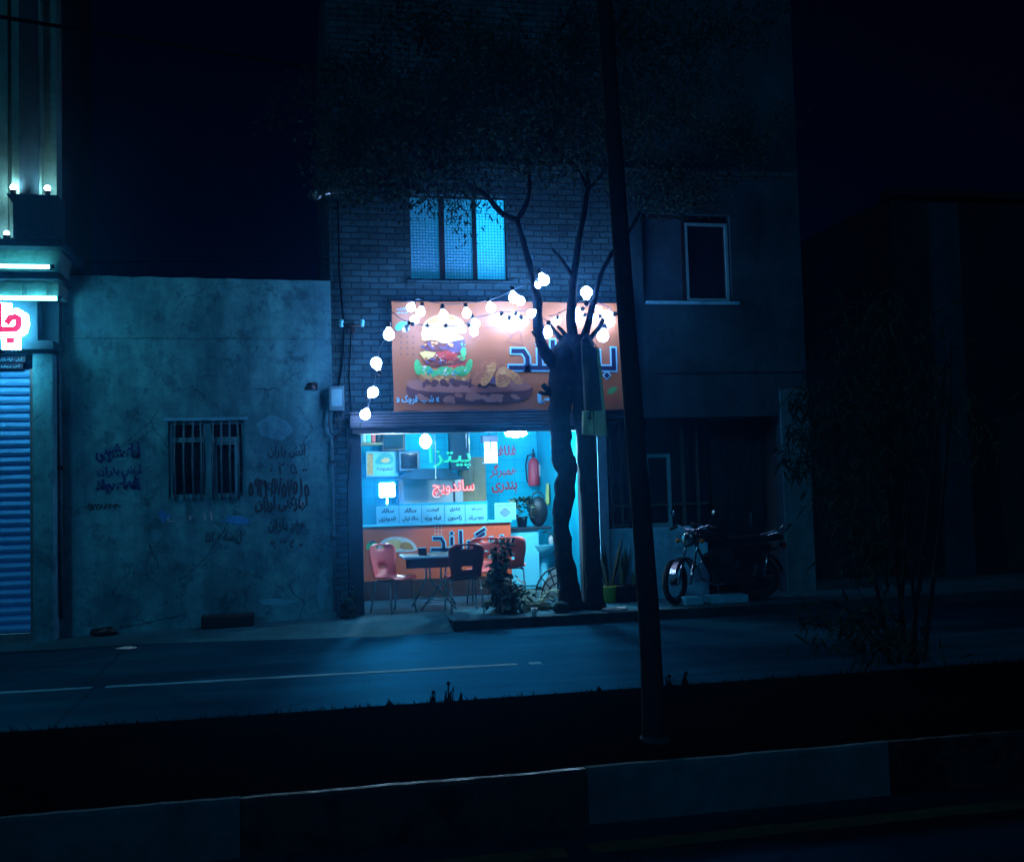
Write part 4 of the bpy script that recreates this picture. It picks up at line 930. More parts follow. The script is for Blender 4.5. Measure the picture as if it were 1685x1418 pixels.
# neon word signs
def neon(label, t, q, Y, m1, m2, bold):
    o = thing('neon_sign', label, 'neon sign', (0, 0, 0)); mb = MB(); put_text(mb, t, *q, Y, 0, bold); mb.build('glow_tube', m1, o)
    mb = MB(); put_text(mb, t, *q, Y-.012, 0, bold*.1-.012); mb.build('tube_core', m2, o)
    a, b, c, d = R4(*q, Y); mb = MB()
    for x in (a+.1*(b-a), b-.1*(b-a)): mb.tube([(x, Y+.01, d-.02), (x, Y+.01, 2.94)], .004, 5)
    mb.build('hanger', M['steel'], o)
neon('green neon word hanging in the shop above the hood', 'پیتزا', (706, 735, 775, 771), D+1.3, M['neon_g'], M['neon_gw'], .02)
neon('red neon word hanging in the shop below the hood', 'ساندویچ', (711, 789, 781, 818), D+1.25, M['neon_r'], M['neon_w'], .05)
# lettering and things on the walls
o = thing('wall_lettering', 'dark red painted food names on the tiled back wall', 'lettering', (0, 0, 0)); mb = MB(); Yb = D+3.595
put_text(mb, 'فلافل', 805, 733, 849, 754, Yb, 0, .03); put_text(mb, 'همبرگر', 806, 763, 850, 786, Yb, 0, .02); put_text(mb, 'بندری', 809, 792, 851, 811, Yb, 0, .03); mb.build('lettering', M['red_print'], o)
# insect lamp
o = thing('insect_lamp', 'hanging lamp with two bright upright tubes under a dark cap', 'lamp', (0, 0, 0)); Y = D+2.0
a, b, c, d = R4(796, 728, 819, 759, Y)
for k in range(2):
    mb = MB(); x = a+(b-a)*(.25+.5*k); mb.tube([(x, Y, c), (x, Y, d)], (b-a)*.19, 10); mb.build('lamp_tube', M['zap'], o)
mb = MB(); a, b, c2, d2 = R4(792, 717, 818, 728, Y); mb.box(a, b, Y-.08, Y+.08, c2+.004, d2, 0, .008); mb.tube([((a+b)/2, Y, d2), ((a+b)/2, Y, 2.94)], .006, 5); mb.build('cap', M['navy'], o)
mb = MB(); mb.box(a+.01, b-.01, Y-.07, Y+.07, c-.035, c-.004, 0, .006); mb.build('tray', M['steel'], o)
# lamps
o = thing('pendant_lamp', 'bright round lamp hanging near the ceiling left of the green neon', 'lamp', tuple(P(700, 726, D+2.2)))
mb = MB(); mb.ball((0, 0, 0), .085, 0, 16, 10, (1, 1, 1.3)); mb.build('bulb', M['pendant'], o); mb = MB(); mb.tube([(0, 0, .1), (0, 0, .17)], .03, 10); mb.tube([(0, 0, .17), (0, 0, .8)], .006, 5); mb.build('socket', M['black'], o)
o = thing('wall_lamp', 'dazzling square lamp low on the wall behind the counter', 'lamp', tuple(P(637, 806, D+2.0)))
mb = MB(); mb.box(-.11, .11, -.03, .03, -.10, .10, 0, .02); mb.build('diffuser', M['indoor'], o); mb = MB(); mb.box(-.12, .12, .031, .06, -.11, .11, 0, .01); mb.tube([(0, .05, -.1), (0, .05, -.9)], .015, 6); mb.build('housing', M['steel'], o)
q = P(849, 713, D+.7); o = thing('ceiling_lamp', 'bright oval batten lamp on the shop ceiling near the opening', 'lamp', tuple(q))
mb = MB(); mb.ball((0, 0, 0), .06, 0, 16, 10, (2.7, 1.2, .9)); mb.build('diffuser', M['indoor'], o); mb = MB(); mb.box(-.17, .17, -.05, .05, .056, .08); mb.tube([(0, 0, .08), (0, 0, 2.94-q.z)], .008, 6); mb.build('back_plate', M['steel'], o)
def onwall(px, py, off=.0):                       # a point on the right hand tiled wall
    d = ray(px, py); t = (ox1-off)/d.x; return Vector((ox1-off, d.y*t, EYE+d.z*t))
q = onwall(941, 757, .05); o = thing('wall_lamp', 'small bright lamp on the side wall between the two trunks', 'lamp', tuple(q))
mb = MB(); mb.ball((0, 0, 0), .05, 0, 12, 8, (.7, 2.0, .8)); mb.build('diffuser', M['indoor'], o); mb = MB(); mb.box(.02, .048, -.08, .08, -.05, .05); mb.build('back_plate', M['steel'], o)
q = onwall(880, 774, .09); o = thing('fire_extinguisher', 'dark red fire extinguisher hung on the tiled side wall', 'extinguisher', tuple(q))
mb = MB(); mb.lathe([(.02, .22), (.06, .20), (.095, .13), (.10, -.22), (.09, -.26)], (-.02, 0, 0), 18); mb.build('cylinder', M['maroon_chair'], o)
mb = MB(); mb.tube([(-.02, 0, .22), (-.02, 0, .30)], .03, 10); mb.tube([(-.02, -.02, .31), (-.05, -.14, .36)], .014, 6); mb.tube([(-.02, -.02, .29), (-.05, -.15, .30)], .012, 6); mb.build('valve', M['black'], o)
mb = MB(); mb.tube([(-.04, .02, .27), (-.1, .09, .26), (-.13, .12, .1), (-.12, .12, -.12), (-.11, .1, -.2)], .013, 6); mb.build('hose', M['black'], o)
mb = MB(); mb.box(.06, .088, -.05, .05, -.1, .1); mb.build('bracket', M['steel'], o)
# sink
q = onwall(887, 900, .28); sz = q.z; o = thing('pedestal_sink', 'white pedestal wash basin against the tiled side wall', 'sink', (q.x, q.y, FL+.005))
h = sz-FL+.04
mb = MB(); Mx = Matrix.Diagonal(Vector((1.0, 1.05, 1)))
mb.lathe([(.07, h-.2), (.17, h-.17), (.25, h-.08), (.275, h-.01), (.28, h), (.255, h), (.22, h-.06), (.12, h-.12), (.02, h-.13)], (0, 0, 0), 26, 0, Mx); mb.build('basin', M['ceramic'], o)
mb = MB(); mb.lathe([(.14, 0), (.13, .05), (.085, .2), (.08, h-.25), (.12, h-.19)], (.05, 0, 0), 18); mb.build('pedestal', M['ceramic'], o)
mb = MB(); mb.tube([(.2, 0, h-.0), (.2, 0, h+.16), (.15, 0, h+.2), (.07, 0, h+.18)], .018, 8); mb.lathe([(.035, h), (.03, h+.05)], (.2, 0, 0), 10); mb.tube([(.2, .0, h+.1), (.2, -.07, h+.13)], .012, 6); mb.build('tap', M['chrome'], o)
o = thing('soap_bottle', 'small pale soap bottle on the rim of the wash basin', 'bottle', (q.x+.16, q.y-.16, FL+.005+h)); mb = MB(); mb.lathe([(.035, 0), (.038, .02), (.035, .11), (.015, .13), (.015, .15)], (0, 0, 0), 12); mb.build('body', M['sack'], o); mb = MB(); mb.tube([(0, 0, .15), (0, 0, .18), (-.04, 0, .18)], .008, 6); mb.build('pump', M['steel'], o)
# low cabinet right of counter with plant and bag
q0 = P(862, 930, D+2.35); o = thing('side_cabinet', 'low pale cabinet with dark top between counter and basin', 'cabinet', (q0.x, q0.y, FL+.005)); hz_ = P(862, 868, D+2.2).z-FL
mb = MB(); mb.box(-.30, .22, -.15, .25, 0, hz_-.04, 0, .008); mb.build('carcass', M['ceramic'], o); mb = MB(); mb.box(-.33, .42, -.2, .28, hz_-.038, hz_, 0, .006); mb.build('top', M['dark_metal'], o)
mb = MB(); mb.box(-.27, .19, -.165, -.152, .05, hz_-.08, 0, .004); mb.build('door', M['ceramic'], o)
zt_ = FL+.005+hz_+.001
def leaf(mb, base, tip, wdt, up, m=0, n=4, droop=0.0):
    base, tip = Vector(base), Vector(tip); d = tip-base; sd = d.cross(Vector(up)); sd = sd.normalized()*wdt if sd.length > 1e-6 else Vector((wdt, 0, 0))
    vs = []; fs = []
    for i in range(n+1):
        t = i/n; c = base+d*t; c.z -= droop*t*t; ww = math.sin(math.pi*min(.97, max(.06, t**.8)))
        vs += [c-sd*ww, c+sd*ww]
    for i in range(n): fs.append((2*i, 2*i+1, 2*i+3, 2*i+2))
    mb.mesh(vs, fs, m, True)
o = thing('potted_plant', 'bushy pale green plant in a dark pot on the side cabinet', 'plant', (q0.x-.02, q0.y-.05, zt_))
mb = MB(); mb.lathe([(.07, 0), (.09, .15), (.1, .16), (.085, .155)], (0, 0, 0), 14); mb.build('pot', M['black'], o)
mb = MB(); rr = random.Random(3)
for k in range(150):
    a, e = rr.uniform(0, 6.28), rr.uniform(-.2, 1.4); c = Vector((math.cos(a)*math.cos(e)*.17, math.sin(a)*math.cos(e)*.17, .2+math.sin(e)*.25)); dd = Vector((math.cos(a), math.sin(a), rr.uniform(-.4, .6)))*.1
    leaf(mb, c, c+dd, .03, (rr.uniform(-1, 1), rr.uniform(-1, 1), 1), k % 2)
mb.build('foliage', [M['leaf_pale'], M['leaf']], o)
o = thing('shoulder_bag', 'black rounded bag standing on the side cabinet beside the plant', 'bag', (q0.x+.26, q0.y, zt_))
mb = MB(); mb.ball((0, 0, .24), .2, 0, 18, 12, (.8, .6, 1.2)); mb.v = [(x, y, max(0.0, z)) for x, y, z in mb.v]; mb.build('body', M['black'], o); mb = MB(); mb.torus((0, 0, .46), .09, .012, None, 0, 20, 6); mb.build('handle', M['black'], o)
for k_, (px, py) in enumerate(((900, 800),)):
    q = onwall(902, 800, .02); o = thing('hanging_rag', 'yellowish rag hanging on the side wall near the trunk', 'cloth', tuple(q)); mb = MB(); 
    for i in range(6):
        mb.quad([(-.01-.012*(i % 2), -.1+.03*i, .05), (-.01-.012*((i+1) % 2), -.1+.03*(i+1), .05), (-.015-.03*((i+1) % 2), -.11+.034*(i+1), -.28), (-.015-.03*(i % 2), -.11+.034*i, -.28-.02*(i % 3))])
    mb.build('sheet', mat('yellow_rag', (.42, .40, .12), (.28, .27, .09), 8, .9), o)

# ------------------------------------------------------------------ chairs and table
def make_chair(label, m, loc, rz):
    o = thing('plastic_chair', label, 'chair', loc, rz, 'plastic chairs at the shop front')
    # side profile: front edge of seat to top of back (y forward, z up)
    prof = [(.23, .43), (.21, .455), (.12, .46), (.0, .45), (-.11, .445), (-.175, .465), (-.21, .51), (-.222, .565), (-.228, .61), (-.24, .70), (-.25, .79), (-.256, .835), (-.26, .872), (-.262, .90)]
    hw_ = [.20, .22, .225, .225, .22, .205, .20, .205, .212, .23, .235, .235, .225, .18]
    mb = MB(); nu = 12; vs = []
    for (y, z), hw0 in zip(prof, hw_):
        for k in range(nu+1):
            s = -1+2*k/nu; vs.append((s*hw0, y+(.05*s*s if z > .5 else 0), z+(.02*s*s if z <= .5 else -.02*s*s*s*s)))
    fs = []
    for i in range(len(prof)-1):
        for k in range(nu):
            if i == 11 and 4 <= k <= 7: continue
            if i == 7 and 4 <= k <= 7: continue
            fs.append((i*(nu+1)+k, i*(nu+1)+k+1, (i+1)*(nu+1)+k+1, (i+1)*(nu+1)+k))
    mb.mesh(vs, fs, 0, True); s = mb.build('seat_shell', m, o); md = s.modifiers.new('thick', 'SOLIDIFY'); md.thickness = .012; md.offset = 0
    for sx in (-1, 1):
        for (y0, y1) in ((.15, .20), (-.13, -.22)):
            mb = MB(); mb.tube([(sx*.15, y0*.8, .43), (sx*.19, y0, .415), (sx*.205, (y0+y1)/2, .2), (sx*.215, y1, .0)], .011, 8); mb.build('leg', M['steel'], o)
    mb = MB()
    for sx in (-1, 1): mb.tube([(sx*.17, .14, .425), (sx*.17, -.12, .425)], .01, 6)
    mb.tube([(-.17, .0, .425), (.17, 0, .425)], .01, 6); mb.build('frame', M['dark_metal'], o); return o
CZ = FL+.004
def on_pave(px, py, z=FL): v = G(px, py, z); return v
c = on_pave(652, 1009); make_chair('faded red plastic chair facing out towards the street, nearest the door post', M['red_chair'], (c.x-.02, c.y+.12, CZ), rad(-143))
c = on_pave(764, 1007); make_chair('dark maroon plastic chair seen from behind in front of the table', M['maroon_chair'], (c.x, c.y, CZ), rad(4))
make_chair('faded red plastic chair mostly hidden behind the climbing plant', M['red_chair'], (P(797, 950, D+.55).x, D+.55, CZ+.004), rad(160))
make_chair('red plastic chair standing beside the right end of the counter', M['red_chair'], (P(840, 950, D+1.0).x, D+1.0, CZ+.004), rad(-12))
c = P(718, 913, D-.05); tbz = c.z
o = thing('cafe_table', 'small table with white edged top and crossed steel legs at the shop front', 'table', (P(716, 913, D+.3).x, D+.3, CZ))
hh = P(716, 914, D-.05).z-CZ
mb = MB(); mb.box(-.46, .46, -.35, .35, hh-.035, hh-.004, 0, .008); mb.build('top_edge', M['white_print'], o)
mb = MB(); mb.box(-.44, .44, -.33, .33, hh-.0035, hh+.001); mb.build('table_top', mat('dark_table_top', (.05, .03, .025), (.03, .02, .018), 4, .7, spec=.1), o)
mb = MB(); mb.box(-.43, .43, -.325, -.31, hh-.16, hh-.037); mb.build('table_shade', mat('dark_table_shade', (.035, .010, .016), (.02, .006, .01), 4, .7), o)  # dark strip added for the shade under the table top
for sy in (-1, 1):
    for s1 in (-1, 1):
        mb = MB(); mb.tube([(s1*.12, sy*.22, hh-.03), (s1*.10, sy*.22, hh*.55), (-s1*.24 if sy < 0 else s1*.3, sy*.26, 0)], .014, 8); mb.build('leg', M['steel'], o)
mb = MB(); mb.tube([(-.2, -.25, .1), (.2, -.25, .1)], .01, 6); mb.tube([(-.2, .25, .12), (.2, -.25, .1)], .01, 6); mb.build('stretcher', M['steel'], o)
o = thing('napkin_holder', 'small dark napkin holder on the cafe table top', 'holder', (P(695, 913, D+.2).x, D+.2, CZ+hh+.002)); mb = MB(); mb.box(-.06, .06, -.04, .04, 0, .02, 0, .004); mb.box(-.055, .055, -.03, -.024, .02, .09); mb.box(-.055, .055, .024, .03, .02, .09); mb.build('holder', M['black'], o); mb = MB(); mb.box(-.05, .05, -.02, .02, .021, .10); mb.build('napkins', M['white_print'], o)

# ------------------------------------------------------------------ plants at the shop
def bushy(name, label, loc, wpx, hh, n, seed, mats_, stems=4, lw=.03, ll=.09):
    o = thing(name, label, 'plant', loc); rr = random.Random(seed); mb = MB()
    tops = []
    for k in range(stems):
        a = rr.uniform(0, 6.28); r = rr.uniform(.2, .9)*wpx; t = hh*rr.uniform(.6, 1)
        pts = [(0, 0, 0), (math.cos(a)*r*.4, math.sin(a)*r*.3, t*.5), (math.cos(a)*r, math.sin(a)*r*.6, t)]; mb.tube(pts, [.012, .009, .004], 5); tops.append(pts)
    mb.build('stem', M['bark'], o); mb = MB()
    for k in range(n):
        p = rr.choice(tops); t = rr.uniform(.1, 1); s = Vector(p[0]).lerp(Vector(p[1]), min(1, t*2)) if t < .5 else Vector(p[1]).lerp(Vector(p[2]), t*2-1)
        j = Vector((rr.gauss(0, wpx*.38), rr.gauss(0, wpx*.3), rr.gauss(0, .06))); b = s+j; b.z = max(.01, b.z)
        d = Vector((rr.uniform(-1, 1), rr.uniform(-1, 1), rr.uniform(-.8, .5))).normalized()*ll*rr.uniform(.6, 1.3)
        leaf(mb, b, b+d, lw*rr.uniform(.6, 1.2), (rr.uniform(-1, 1), rr.uniform(-1, 1), 1), rr.randrange(len(mats_)), 3, .02)
    mb.build('foliage', mats_, o); return o
c = on_pave(818, 1008); bushy('climbing_bush', 'tall mottled bush growing at the kerb in front of the maroon chair', (c.x, c.y, FL), .16, 1.06, 520, 4, [M['leaf'], M['leaf_dry'], M['leaf'], M['leaf_pale']], 7)
c = on_pave(845, 1008); bushy('low_bush', 'low leafy bush spreading at the kerb beside the tall bush', (c.x, c.y, FL), .22, .45, 300, 9, [M['leaf'], M['leaf_dry'], M['leaf']], 7)
c = G(566, 1008, .1); bushy('wall_shrub', 'small green shrub growing at the base of the door post', (c.x+.02, D-.22, .1), .09, .36, 150, 14, [M['leaf'], M['leaf']], 5)
def fern(label, loc, R, n, seed):
    o = thing('fern', label, 'plant', loc); rr = random.Random(seed); mb = MB()
    for k in range(n):
        a = rr.uniform(0, 6.28); L_ = R*rr.uniform(.6, 1); d = Vector((math.cos(a), math.sin(a), 0)); up = rr.uniform(.5, 1.1); prev = Vector((0, 0, .0))
        for i in range(1, 11):
            t = i/10; p = d*L_*t+Vector((0, 0, L_*(up*2*t-1.6*t*t)))
            mb.tube([prev, p], .003, 4)
            sd = Vector((-d.y, d.x, 0))
            for s_ in (-1, 1): leaf(mb, p, p+sd*s_*.13*(1-t*.75)+d*.04, .026, (0, 0, 1), 0, 2)
            prev = p
    mb.build('fronds', M['leaf_pale'], o); return o
c = on_pave(878, 1000); fern('arching green fern on the pavement beside the rough trunk', (c.x+.02, c.y-.05, FL), .40, 24, 5)
# wrought plant stand with curved bars
c = on_pave(911, 985); o = thing('plant_stand', 'curved dark iron stand on a white sheet beside the rough trunk', 'stand', (c.x, c.y+.2, FL+.004))
mb = MB()
for k in range(3):
    r = .16+.09*k; mb.tube([(-r+.1+.02, 0, 0.0)]+[(.12-r*math.cos(t*math.pi/16), 0, r*1.25*math.sin(t*math.pi/16)) for t in range(1, 8)]+[(.12, 0, r*1.25)], .013, 6)
for t in (.25, .5, .8): mb.tube([(.12-.14*math.cos(t*1.5), 0, .17*math.sin(t*1.5)), (.12-.36*math.cos(t*1.5), 0, .45*math.sin(t*1.5))], .01, 6)
mb.tube([(.12, 0, 0), (.12, .02, .5)], .014, 6)
mb.build('bars', M['black'], o); mb = MB(); mb.quad([(-.16, .04, .0), (.14, .04, .0), (.14, .06, .42), (.04, .06, .36), (-.09, .05, .2)]); md = mb.build('sheet', M['sack'], o).modifiers.new('thick', 'SOLIDIFY'); md.thickness = .012
c = on_pave(880, 1014); o = thing('paper_cup', 'small white paper cup standing on the kerb edge', 'cup', (c.x, KY-.05, FL+.012)); mb = MB(); mb.lathe([(.03, 0), (.042, .09), (.038, .09), (.027, .004)], (0, 0, 0), 14); mb.build('cup_wall', M['sack'], o)
c = on_pave(921, 1006); mb = MB(); mb.ball((0, 0, .06), .10, 0, 12, 8, (1.2, 1, .8)); mb.v = [tuple(Vector(v)*(1+.3*mnoise.noise(Vector(v)*9))) for v in mb.v]; o = mb.build('loose_stone', M['kerb']); o.location = (c.x, c.y-.1, FL); tag(o, 'rounded dark stone lying at the foot of the rough trunk', 'stone')
c = on_pave(1010, 1003); mb = MB(); mb.ball((0, 0, .02), .08, 0, 12, 8, (2.0, .8, .3)); mb.v = [tuple(Vector(v)*(1+.6*mnoise.noise(Vector(v)*19))) for v in mb.v]; o = mb.build('paper_scrap', M['litter']); o.location = (c.x, KY+.08, FL); tag(o, 'torn white paper scrap on the kerb behind the pole', 'litter')
def snake_plant(label, px, py, potm, n, hh, seed, rpot=.11):
    c = P(px, py, D-.12); o = thing('snake_plant', label, 'plant', (c.x, D-.14, FL)); rr = random.Random(seed)
    mb = MB(); mb.lathe([(rpot*.8, 0), (rpot, .2), (rpot*1.08, .21), (rpot*1.08, .235), (rpot*.95, .235), (rpot*.9, .2)], (0, 0, 0), 18); mb.build('pot', potm, o)
    mb = MB(); mb.lathe([(rpot*.88, .19), (.001, .2)], (0, 0, 0), 14); mb.build('soil', M['soil'], o); mb = MB()
    for k in range(n):
        a = rr.uniform(0, 6.28); t = rr.uniform(.1, .30); b = Vector((math.cos(a)*.04, math.sin(a)*.04, .2)); h_ = hh*rr.uniform(.55, 1)
        leaf(mb, b, b+Vector((math.cos(a)*t*h_*1.2, math.sin(a)*t*h_*.8, h_)), .026, (math.cos(a), math.sin(a), .2), k % 2, 5)
    mb.build('leaves', [M['leaf'], M['leaf_pale']], o)
snake_plant('snake plant in a yellow pot below the porch window', 1002, 985, M['yellow_pot'], 13, .78, 2)
snake_plant('snake plant in a black pot beside the yellow one', 1024, 985, M['black'], 9, .62, 6, .13)
snake_plant('short plant in a dark pot just left of the pole', 1042, 985, M['black'], 5, .3, 8, .09)
# kerb stones under the motorcycle
for k, (a, b, lb) in enumerate(((1128, 1158, 'pale square paving block lying under the motorcycle engine'), (1170, 1232, 'longer pale paving block lying in front of the rear wheel'))):
    Ybk = KY+.2; x0, x1 = P(a, 985, Ybk).x, P(b, 985, Ybk).x; mb = MB(); mb.box(x0, x1, Ybk, Ybk+.25, FL+.001, FL+.10, 0, .012); tag(mb.build('paving_block', M['plaster_low']), lb, 'block')

# ------------------------------------------------------------------ festoon lights
def lights(label, path, bulbs, unlit=()):
    """path: cable points (px, py, Y); bulbs: (px, py, Y) lamp centres hanging from the cable"""
    pts = [P(*p) for p in path]; o = thing('string_lights', label, 'string lights', tuple(pts[0])); o0 = pts[0]
    q = []
    for i in range(len(pts)-1):
        for k in range(6):
            t = k/6; c = pts[i].lerp(pts[i+1], t); c.z -= .03*4*t*(1-t)*min(1, (pts[i+1]-pts[i]).length); q.append(c-o0)
    q.append(pts[-1]-o0); mb = MB(); mb.tube(q, .006, 5); mb.build('cable', mat('grey_cable', (.05, .09, .12), None, 5, .5), o)
    for k, b in enumerate(bulbs):
        c = P(*b[:3])-o0; up = Vector((0, 0, 1)); near = min(q, key=lambda s: (s-c).length)
        if (near-c).length > .03: up = (near-c).normalized()
        R_ = up.to_track_quat('Z', 'Y').to_matrix(); r = (b[3] if len(b) > 3 else .052)*1.1
        prof = [(max(1e-4, r*math.sin(math.pi*i/9)), -r*math.cos(math.pi*i/9)) for i in range(8)]+[(r*.42, r*1.15), (r*.36, r*1.35)]
        mb = MB(); mb.lathe(prof, c, 14, 0, R_); bo = mb.build('bulb', M['bulb_off'] if k in unlit else M['bulb'], o)
        mb = MB(); mb.lathe([(r*.42, r*1.36), (r*.45, r*1.5), (r*.45, r*2.2), (r*.2, r*2.4)], c, 10, 0, R_); mb.build('socket', M['black'], bo)
        if (near-c).length > r*2.4: mb = MB(); mb.tube([c+R_ @ Vector((0, 0, r*2.3)), near], .004, 5); mb.build('drop_wire', M['black'], bo)
Ya, Yb_, Yt = D-.60, D-.66, D-.74
lights('short string of round bulbs falling from the wall bracket to the door post',
       [(590, 540, D-.3), (640, 543, D-.7), (624, 575, D-.7), (617, 625, D-.7), (606, 668, D-.65), (592, 700, D-.4)],
       [(640, 551, D-.7, .064), (619, 597, D-.7, .064), (614, 645, D-.7, .062), (601, 682, D-.65, .06)])
lights('string of bulbs along the top edge of the printed banner',
       [(650, 497, D-.22), (688, 492, Ya), (735, 500, Ya), (772, 498, Ya), (810, 492, Ya), (850, 474, Yt), (884, 458, Yt), (898, 448, Yt)],
       [(676, 506, Ya), (692, 514, Ya), (730, 521, Ya, .062), (768, 516, Ya), (808, 507, Ya, .056), (845, 490, Yt, .06), (856, 495, Yt, .056), (884, 470, Yt, .042), (895, 461, Yt, .066)])
lights('string of bulbs sagging across the burger picture of the banner',
       [(646, 514, D-.22), (668, 528, Yb_), (703, 536, Yb_), (740, 536, Yb_), (762, 534, Ya), (782, 522, Ya), (822, 512, Ya), (850, 512, Ya), (876, 508, Yt), (903, 530, Yt)],
       [(668, 541, Yb_, .045), (682, 526, Ya), (701, 549, Yb_, .05), (738, 550, Yb_, .055), (783, 533, Ya), (780, 546, Ya), (822, 523, D-.42, .06), (836, 532, D-.38, .058), (847, 520, D-.36, .06), (862, 529, D-.36, .06), (874, 516, Yt), (900, 548, Yt, .064)], (0,))
lights('string of bulbs looped among the pruned branches at the right end of the banner',
       [(903, 520, Yt), (918, 516, Ya), (945, 500, Yt), (965, 492, Yt), (985, 498, Ya), (1003, 505, Ya), (1014, 520, D-.24)],
       [(917, 527, D-.34), (948, 513, D-.32, .058), (954, 526, D-.32), (965, 481, Yt, .07), (975, 524, D-.32), (985, 509, Yt, .04), (998, 518, D-.32, .058), (1004, 530, D-.32, .058), (992, 553, Yt, .07)])
o0 = PZ(578, 541, .0); o = thing('cable_bracket', 'dark cable bracket with white insulators on the brick corner', 'bracket', tuple(o0))
mb = MB(); mb.tube([(0, 0, 0), (0, -.3, 0)], .02, 6); mb.tube([(-.16, -.28, .01), (.16, -.28, -.01)], .024, 6); mb.box(-.05, .05, -.03, -.001, -.07, .07, 0, .006); mb.build('arm', M['black'], o)
for x in (-.14, .13):
    mb = MB(); mb.lathe([(.022, -.05), (.032, -.03), (.022, 0), (.034, .02), (.02, .05)], (x, -.28, .03), 12); mb.build('insulator', M['ceramic'], o)
cable('black cable running down the brick corner to the meter box', [PZ(556, 330, .03), PZ(558, 450, .03), PZ(566, 540, .05), PZ(563, 600, .03), PZ(556, 640, .03)], .014)
cable('second cable dropping beside the door post', [PZ(578, 545, .05), PZ(574, 620, .04), PZ(580, 700, .05), PZ(572, 800, .09), PZ(575, 1000, .09)], .010)

# ------------------------------------------------------------------ trees in front of the shop
YT = 13.12
def pxline(pts, Y, spx):
    """(px, py, width in px[, extra depth]) to points and radii"""
    return [P(p[0], p[1], Y+(p[3] if len(p) > 3 else 0)) for p in pts], [p[2]*.5*Y/1.0/FPX*1.02 for p in pts]
def resample(pts, rs, n):
    q = []; r2 = []
    for i in range(len(pts)-1):
        p0, p1, p2, p3 = pts[max(i-1, 0)], pts[i], pts[i+1], pts[min(i+2, len(pts)-1)]
        for k in range(n):
            t = k/n; q.append(.5*((2*p1)+(p2-p0)*t+(2*p0-5*p1+4*p2-p3)*t*t+(3*p1-p0-3*p2+p3)*t**3)); r2.append(rs[i]+(rs[i+1]-rs[i])*t)
    q.append(pts[-1]); r2.append(rs[-1]); return q, r2
def limb(mb, pts, Y, org, seg=10, wob=.5, m=0):
    a, b = pxline(pts, Y, 1); a, b = resample(a, b, 9); mb.tube([p-org for p in a], b, seg, m, True, wob)
def leaves(name, parent, blobs, n, seed, mats_, org, size=(.05, .11), narrow=.35, hang=.25):
    rr = random.Random(seed); mb = MB()
    tot = sum(b[3] for b in blobs)
    for (px, py, Y, wt, rx, rz) in blobs:
        c0 = P(px, py, Y); k_ = int(n*wt/tot); sub = [c0+Vector((rr.gauss(0, rx*.5), rr.gauss(0, rx*.45), rr.gauss(0, rz*.5))) for _ in range(max(3, k_//45))]
        for k in range(k_):
            s = rr.choice(sub); b = s+Vector((rr.gauss(0, .13), rr.gauss(0, .13), rr.gauss(0, .12)))-org
            d = Vector((rr.uniform(-1, 1), rr.uniform(-1, 1), rr.uniform(-1-hang*2, .6))).normalized()*rr.uniform(*size)
            sd = d.cross(Vector((rr.uniform(-1, 1), rr.uniform(-1, 1), rr.uniform(-1, 1)))).normalized()*d.length*narrow*.5; m_ = rr.randrange(len(mats_))
            mb.mesh([b, b+d*.45+sd, b+d, b+d*.45-sd], [(0, 1, 2, 3)], m_)
    return mb.build(name, mats_, parent)
TA = thing('pruned_tree', 'gnarled pollarded tree with a bulging dark trunk before the shop opening', 'tree', tuple(Vector((P(938, 998, YT).x, YT, FL))))
org = TA.location.copy()
mb = MB(); limb(mb, [(943, 1003, 52), (938, 980, 38), (932, 940, 32), (926, 895, 30), (924, 850, 29), (929, 800, 34), (932, 776, 38), (924, 745, 33), (921, 700, 35), (923, 650, 42), (930, 605, 52), (938, 575, 52), (942, 556, 40)], YT, org, 14, .28); mb.build('trunk', M['bark'], TA)
for name, seq in (('limb', [(928, 612, 24), (906, 592, 22), (889, 562, 20), (885, 520, 17), (882, 480, 14), (872, 440, 11), (862, 400, 10), (850, 362, 10)]),
                  ('branch', [(850, 362, 9), (826, 351, 9), (800, 322, 8), (775, 305, 6), (745, 292, 4), (722, 270, 2)]),
                  ('branch', [(851, 362, 8), (868, 330, 7), (871, 290, 6), (862, 250, 5), (858, 200, 3)]),
                  ('branch', [(800, 322, 4), (815, 345, 3), (832, 352, 2)]),
                  ('stub', [(918, 652, 16), (905, 645, 11), (893, 632, 8)]), ('stub', [(907, 646, 8), (898, 648, 7), (887, 645, 5)]),
                  ('stub', [(930, 565, 14), (915, 548, 8), (902, 531, 6)]), ('stub', [(900, 575, 9), (886, 560, 8), (876, 545, 5)])):
    mb = MB(); limb(mb, seq, YT-.02, org, 8, .35); mb.build(name, M['bark'], TA)
crownA = [(720, 250, 12.6, 3, .9, .35), (640, 285, 12.9, 3, .65, .25), (580, 270, 13.2, 2.2, .45, .35), (820, 200, 12.6, 4, 1.1, .55), (700, 170, 12.7, 3, .8, .5), (900, 240, 12.8, 2.5, .6, .4), (830, 110, 12.4, 2.5, .8, .4), (620, 210, 13.0, 2, .6, .35), (700, 70, 12.8, 2.5, 1.0, .4), (950, 50, 12.6, 2.5, 1.0, .4), (560, 150, 13.2, 1.5, .5, .5)]
leaves('crown', TA, crownA, 21000, 21, [M['leaf']], org, (.05, .10), .45)
hang = [(730, 345, 13.0, 1, .16, .14), (762, 352, 13.0, 1, .14, .16), (775, 330, 13.0, 1, .16, .12), (742, 322, 13.0, 1.2, .22, .08), (700, 330, 13.1, .5, .1, .08), (815, 335, 13.0, .5, .12, .08)]
leaves('hanging_foliage', TA, hang, 620, 22, [M['leaf']], org, (.05, .10), .28, .6)
TB = thing('pruned_tree', 'straighter dark pollarded tree carrying the hanging cloth at the porch side', 'tree', (P(976, 997, YT-.06).x, YT-.06, FL)); org = TB.location.copy()
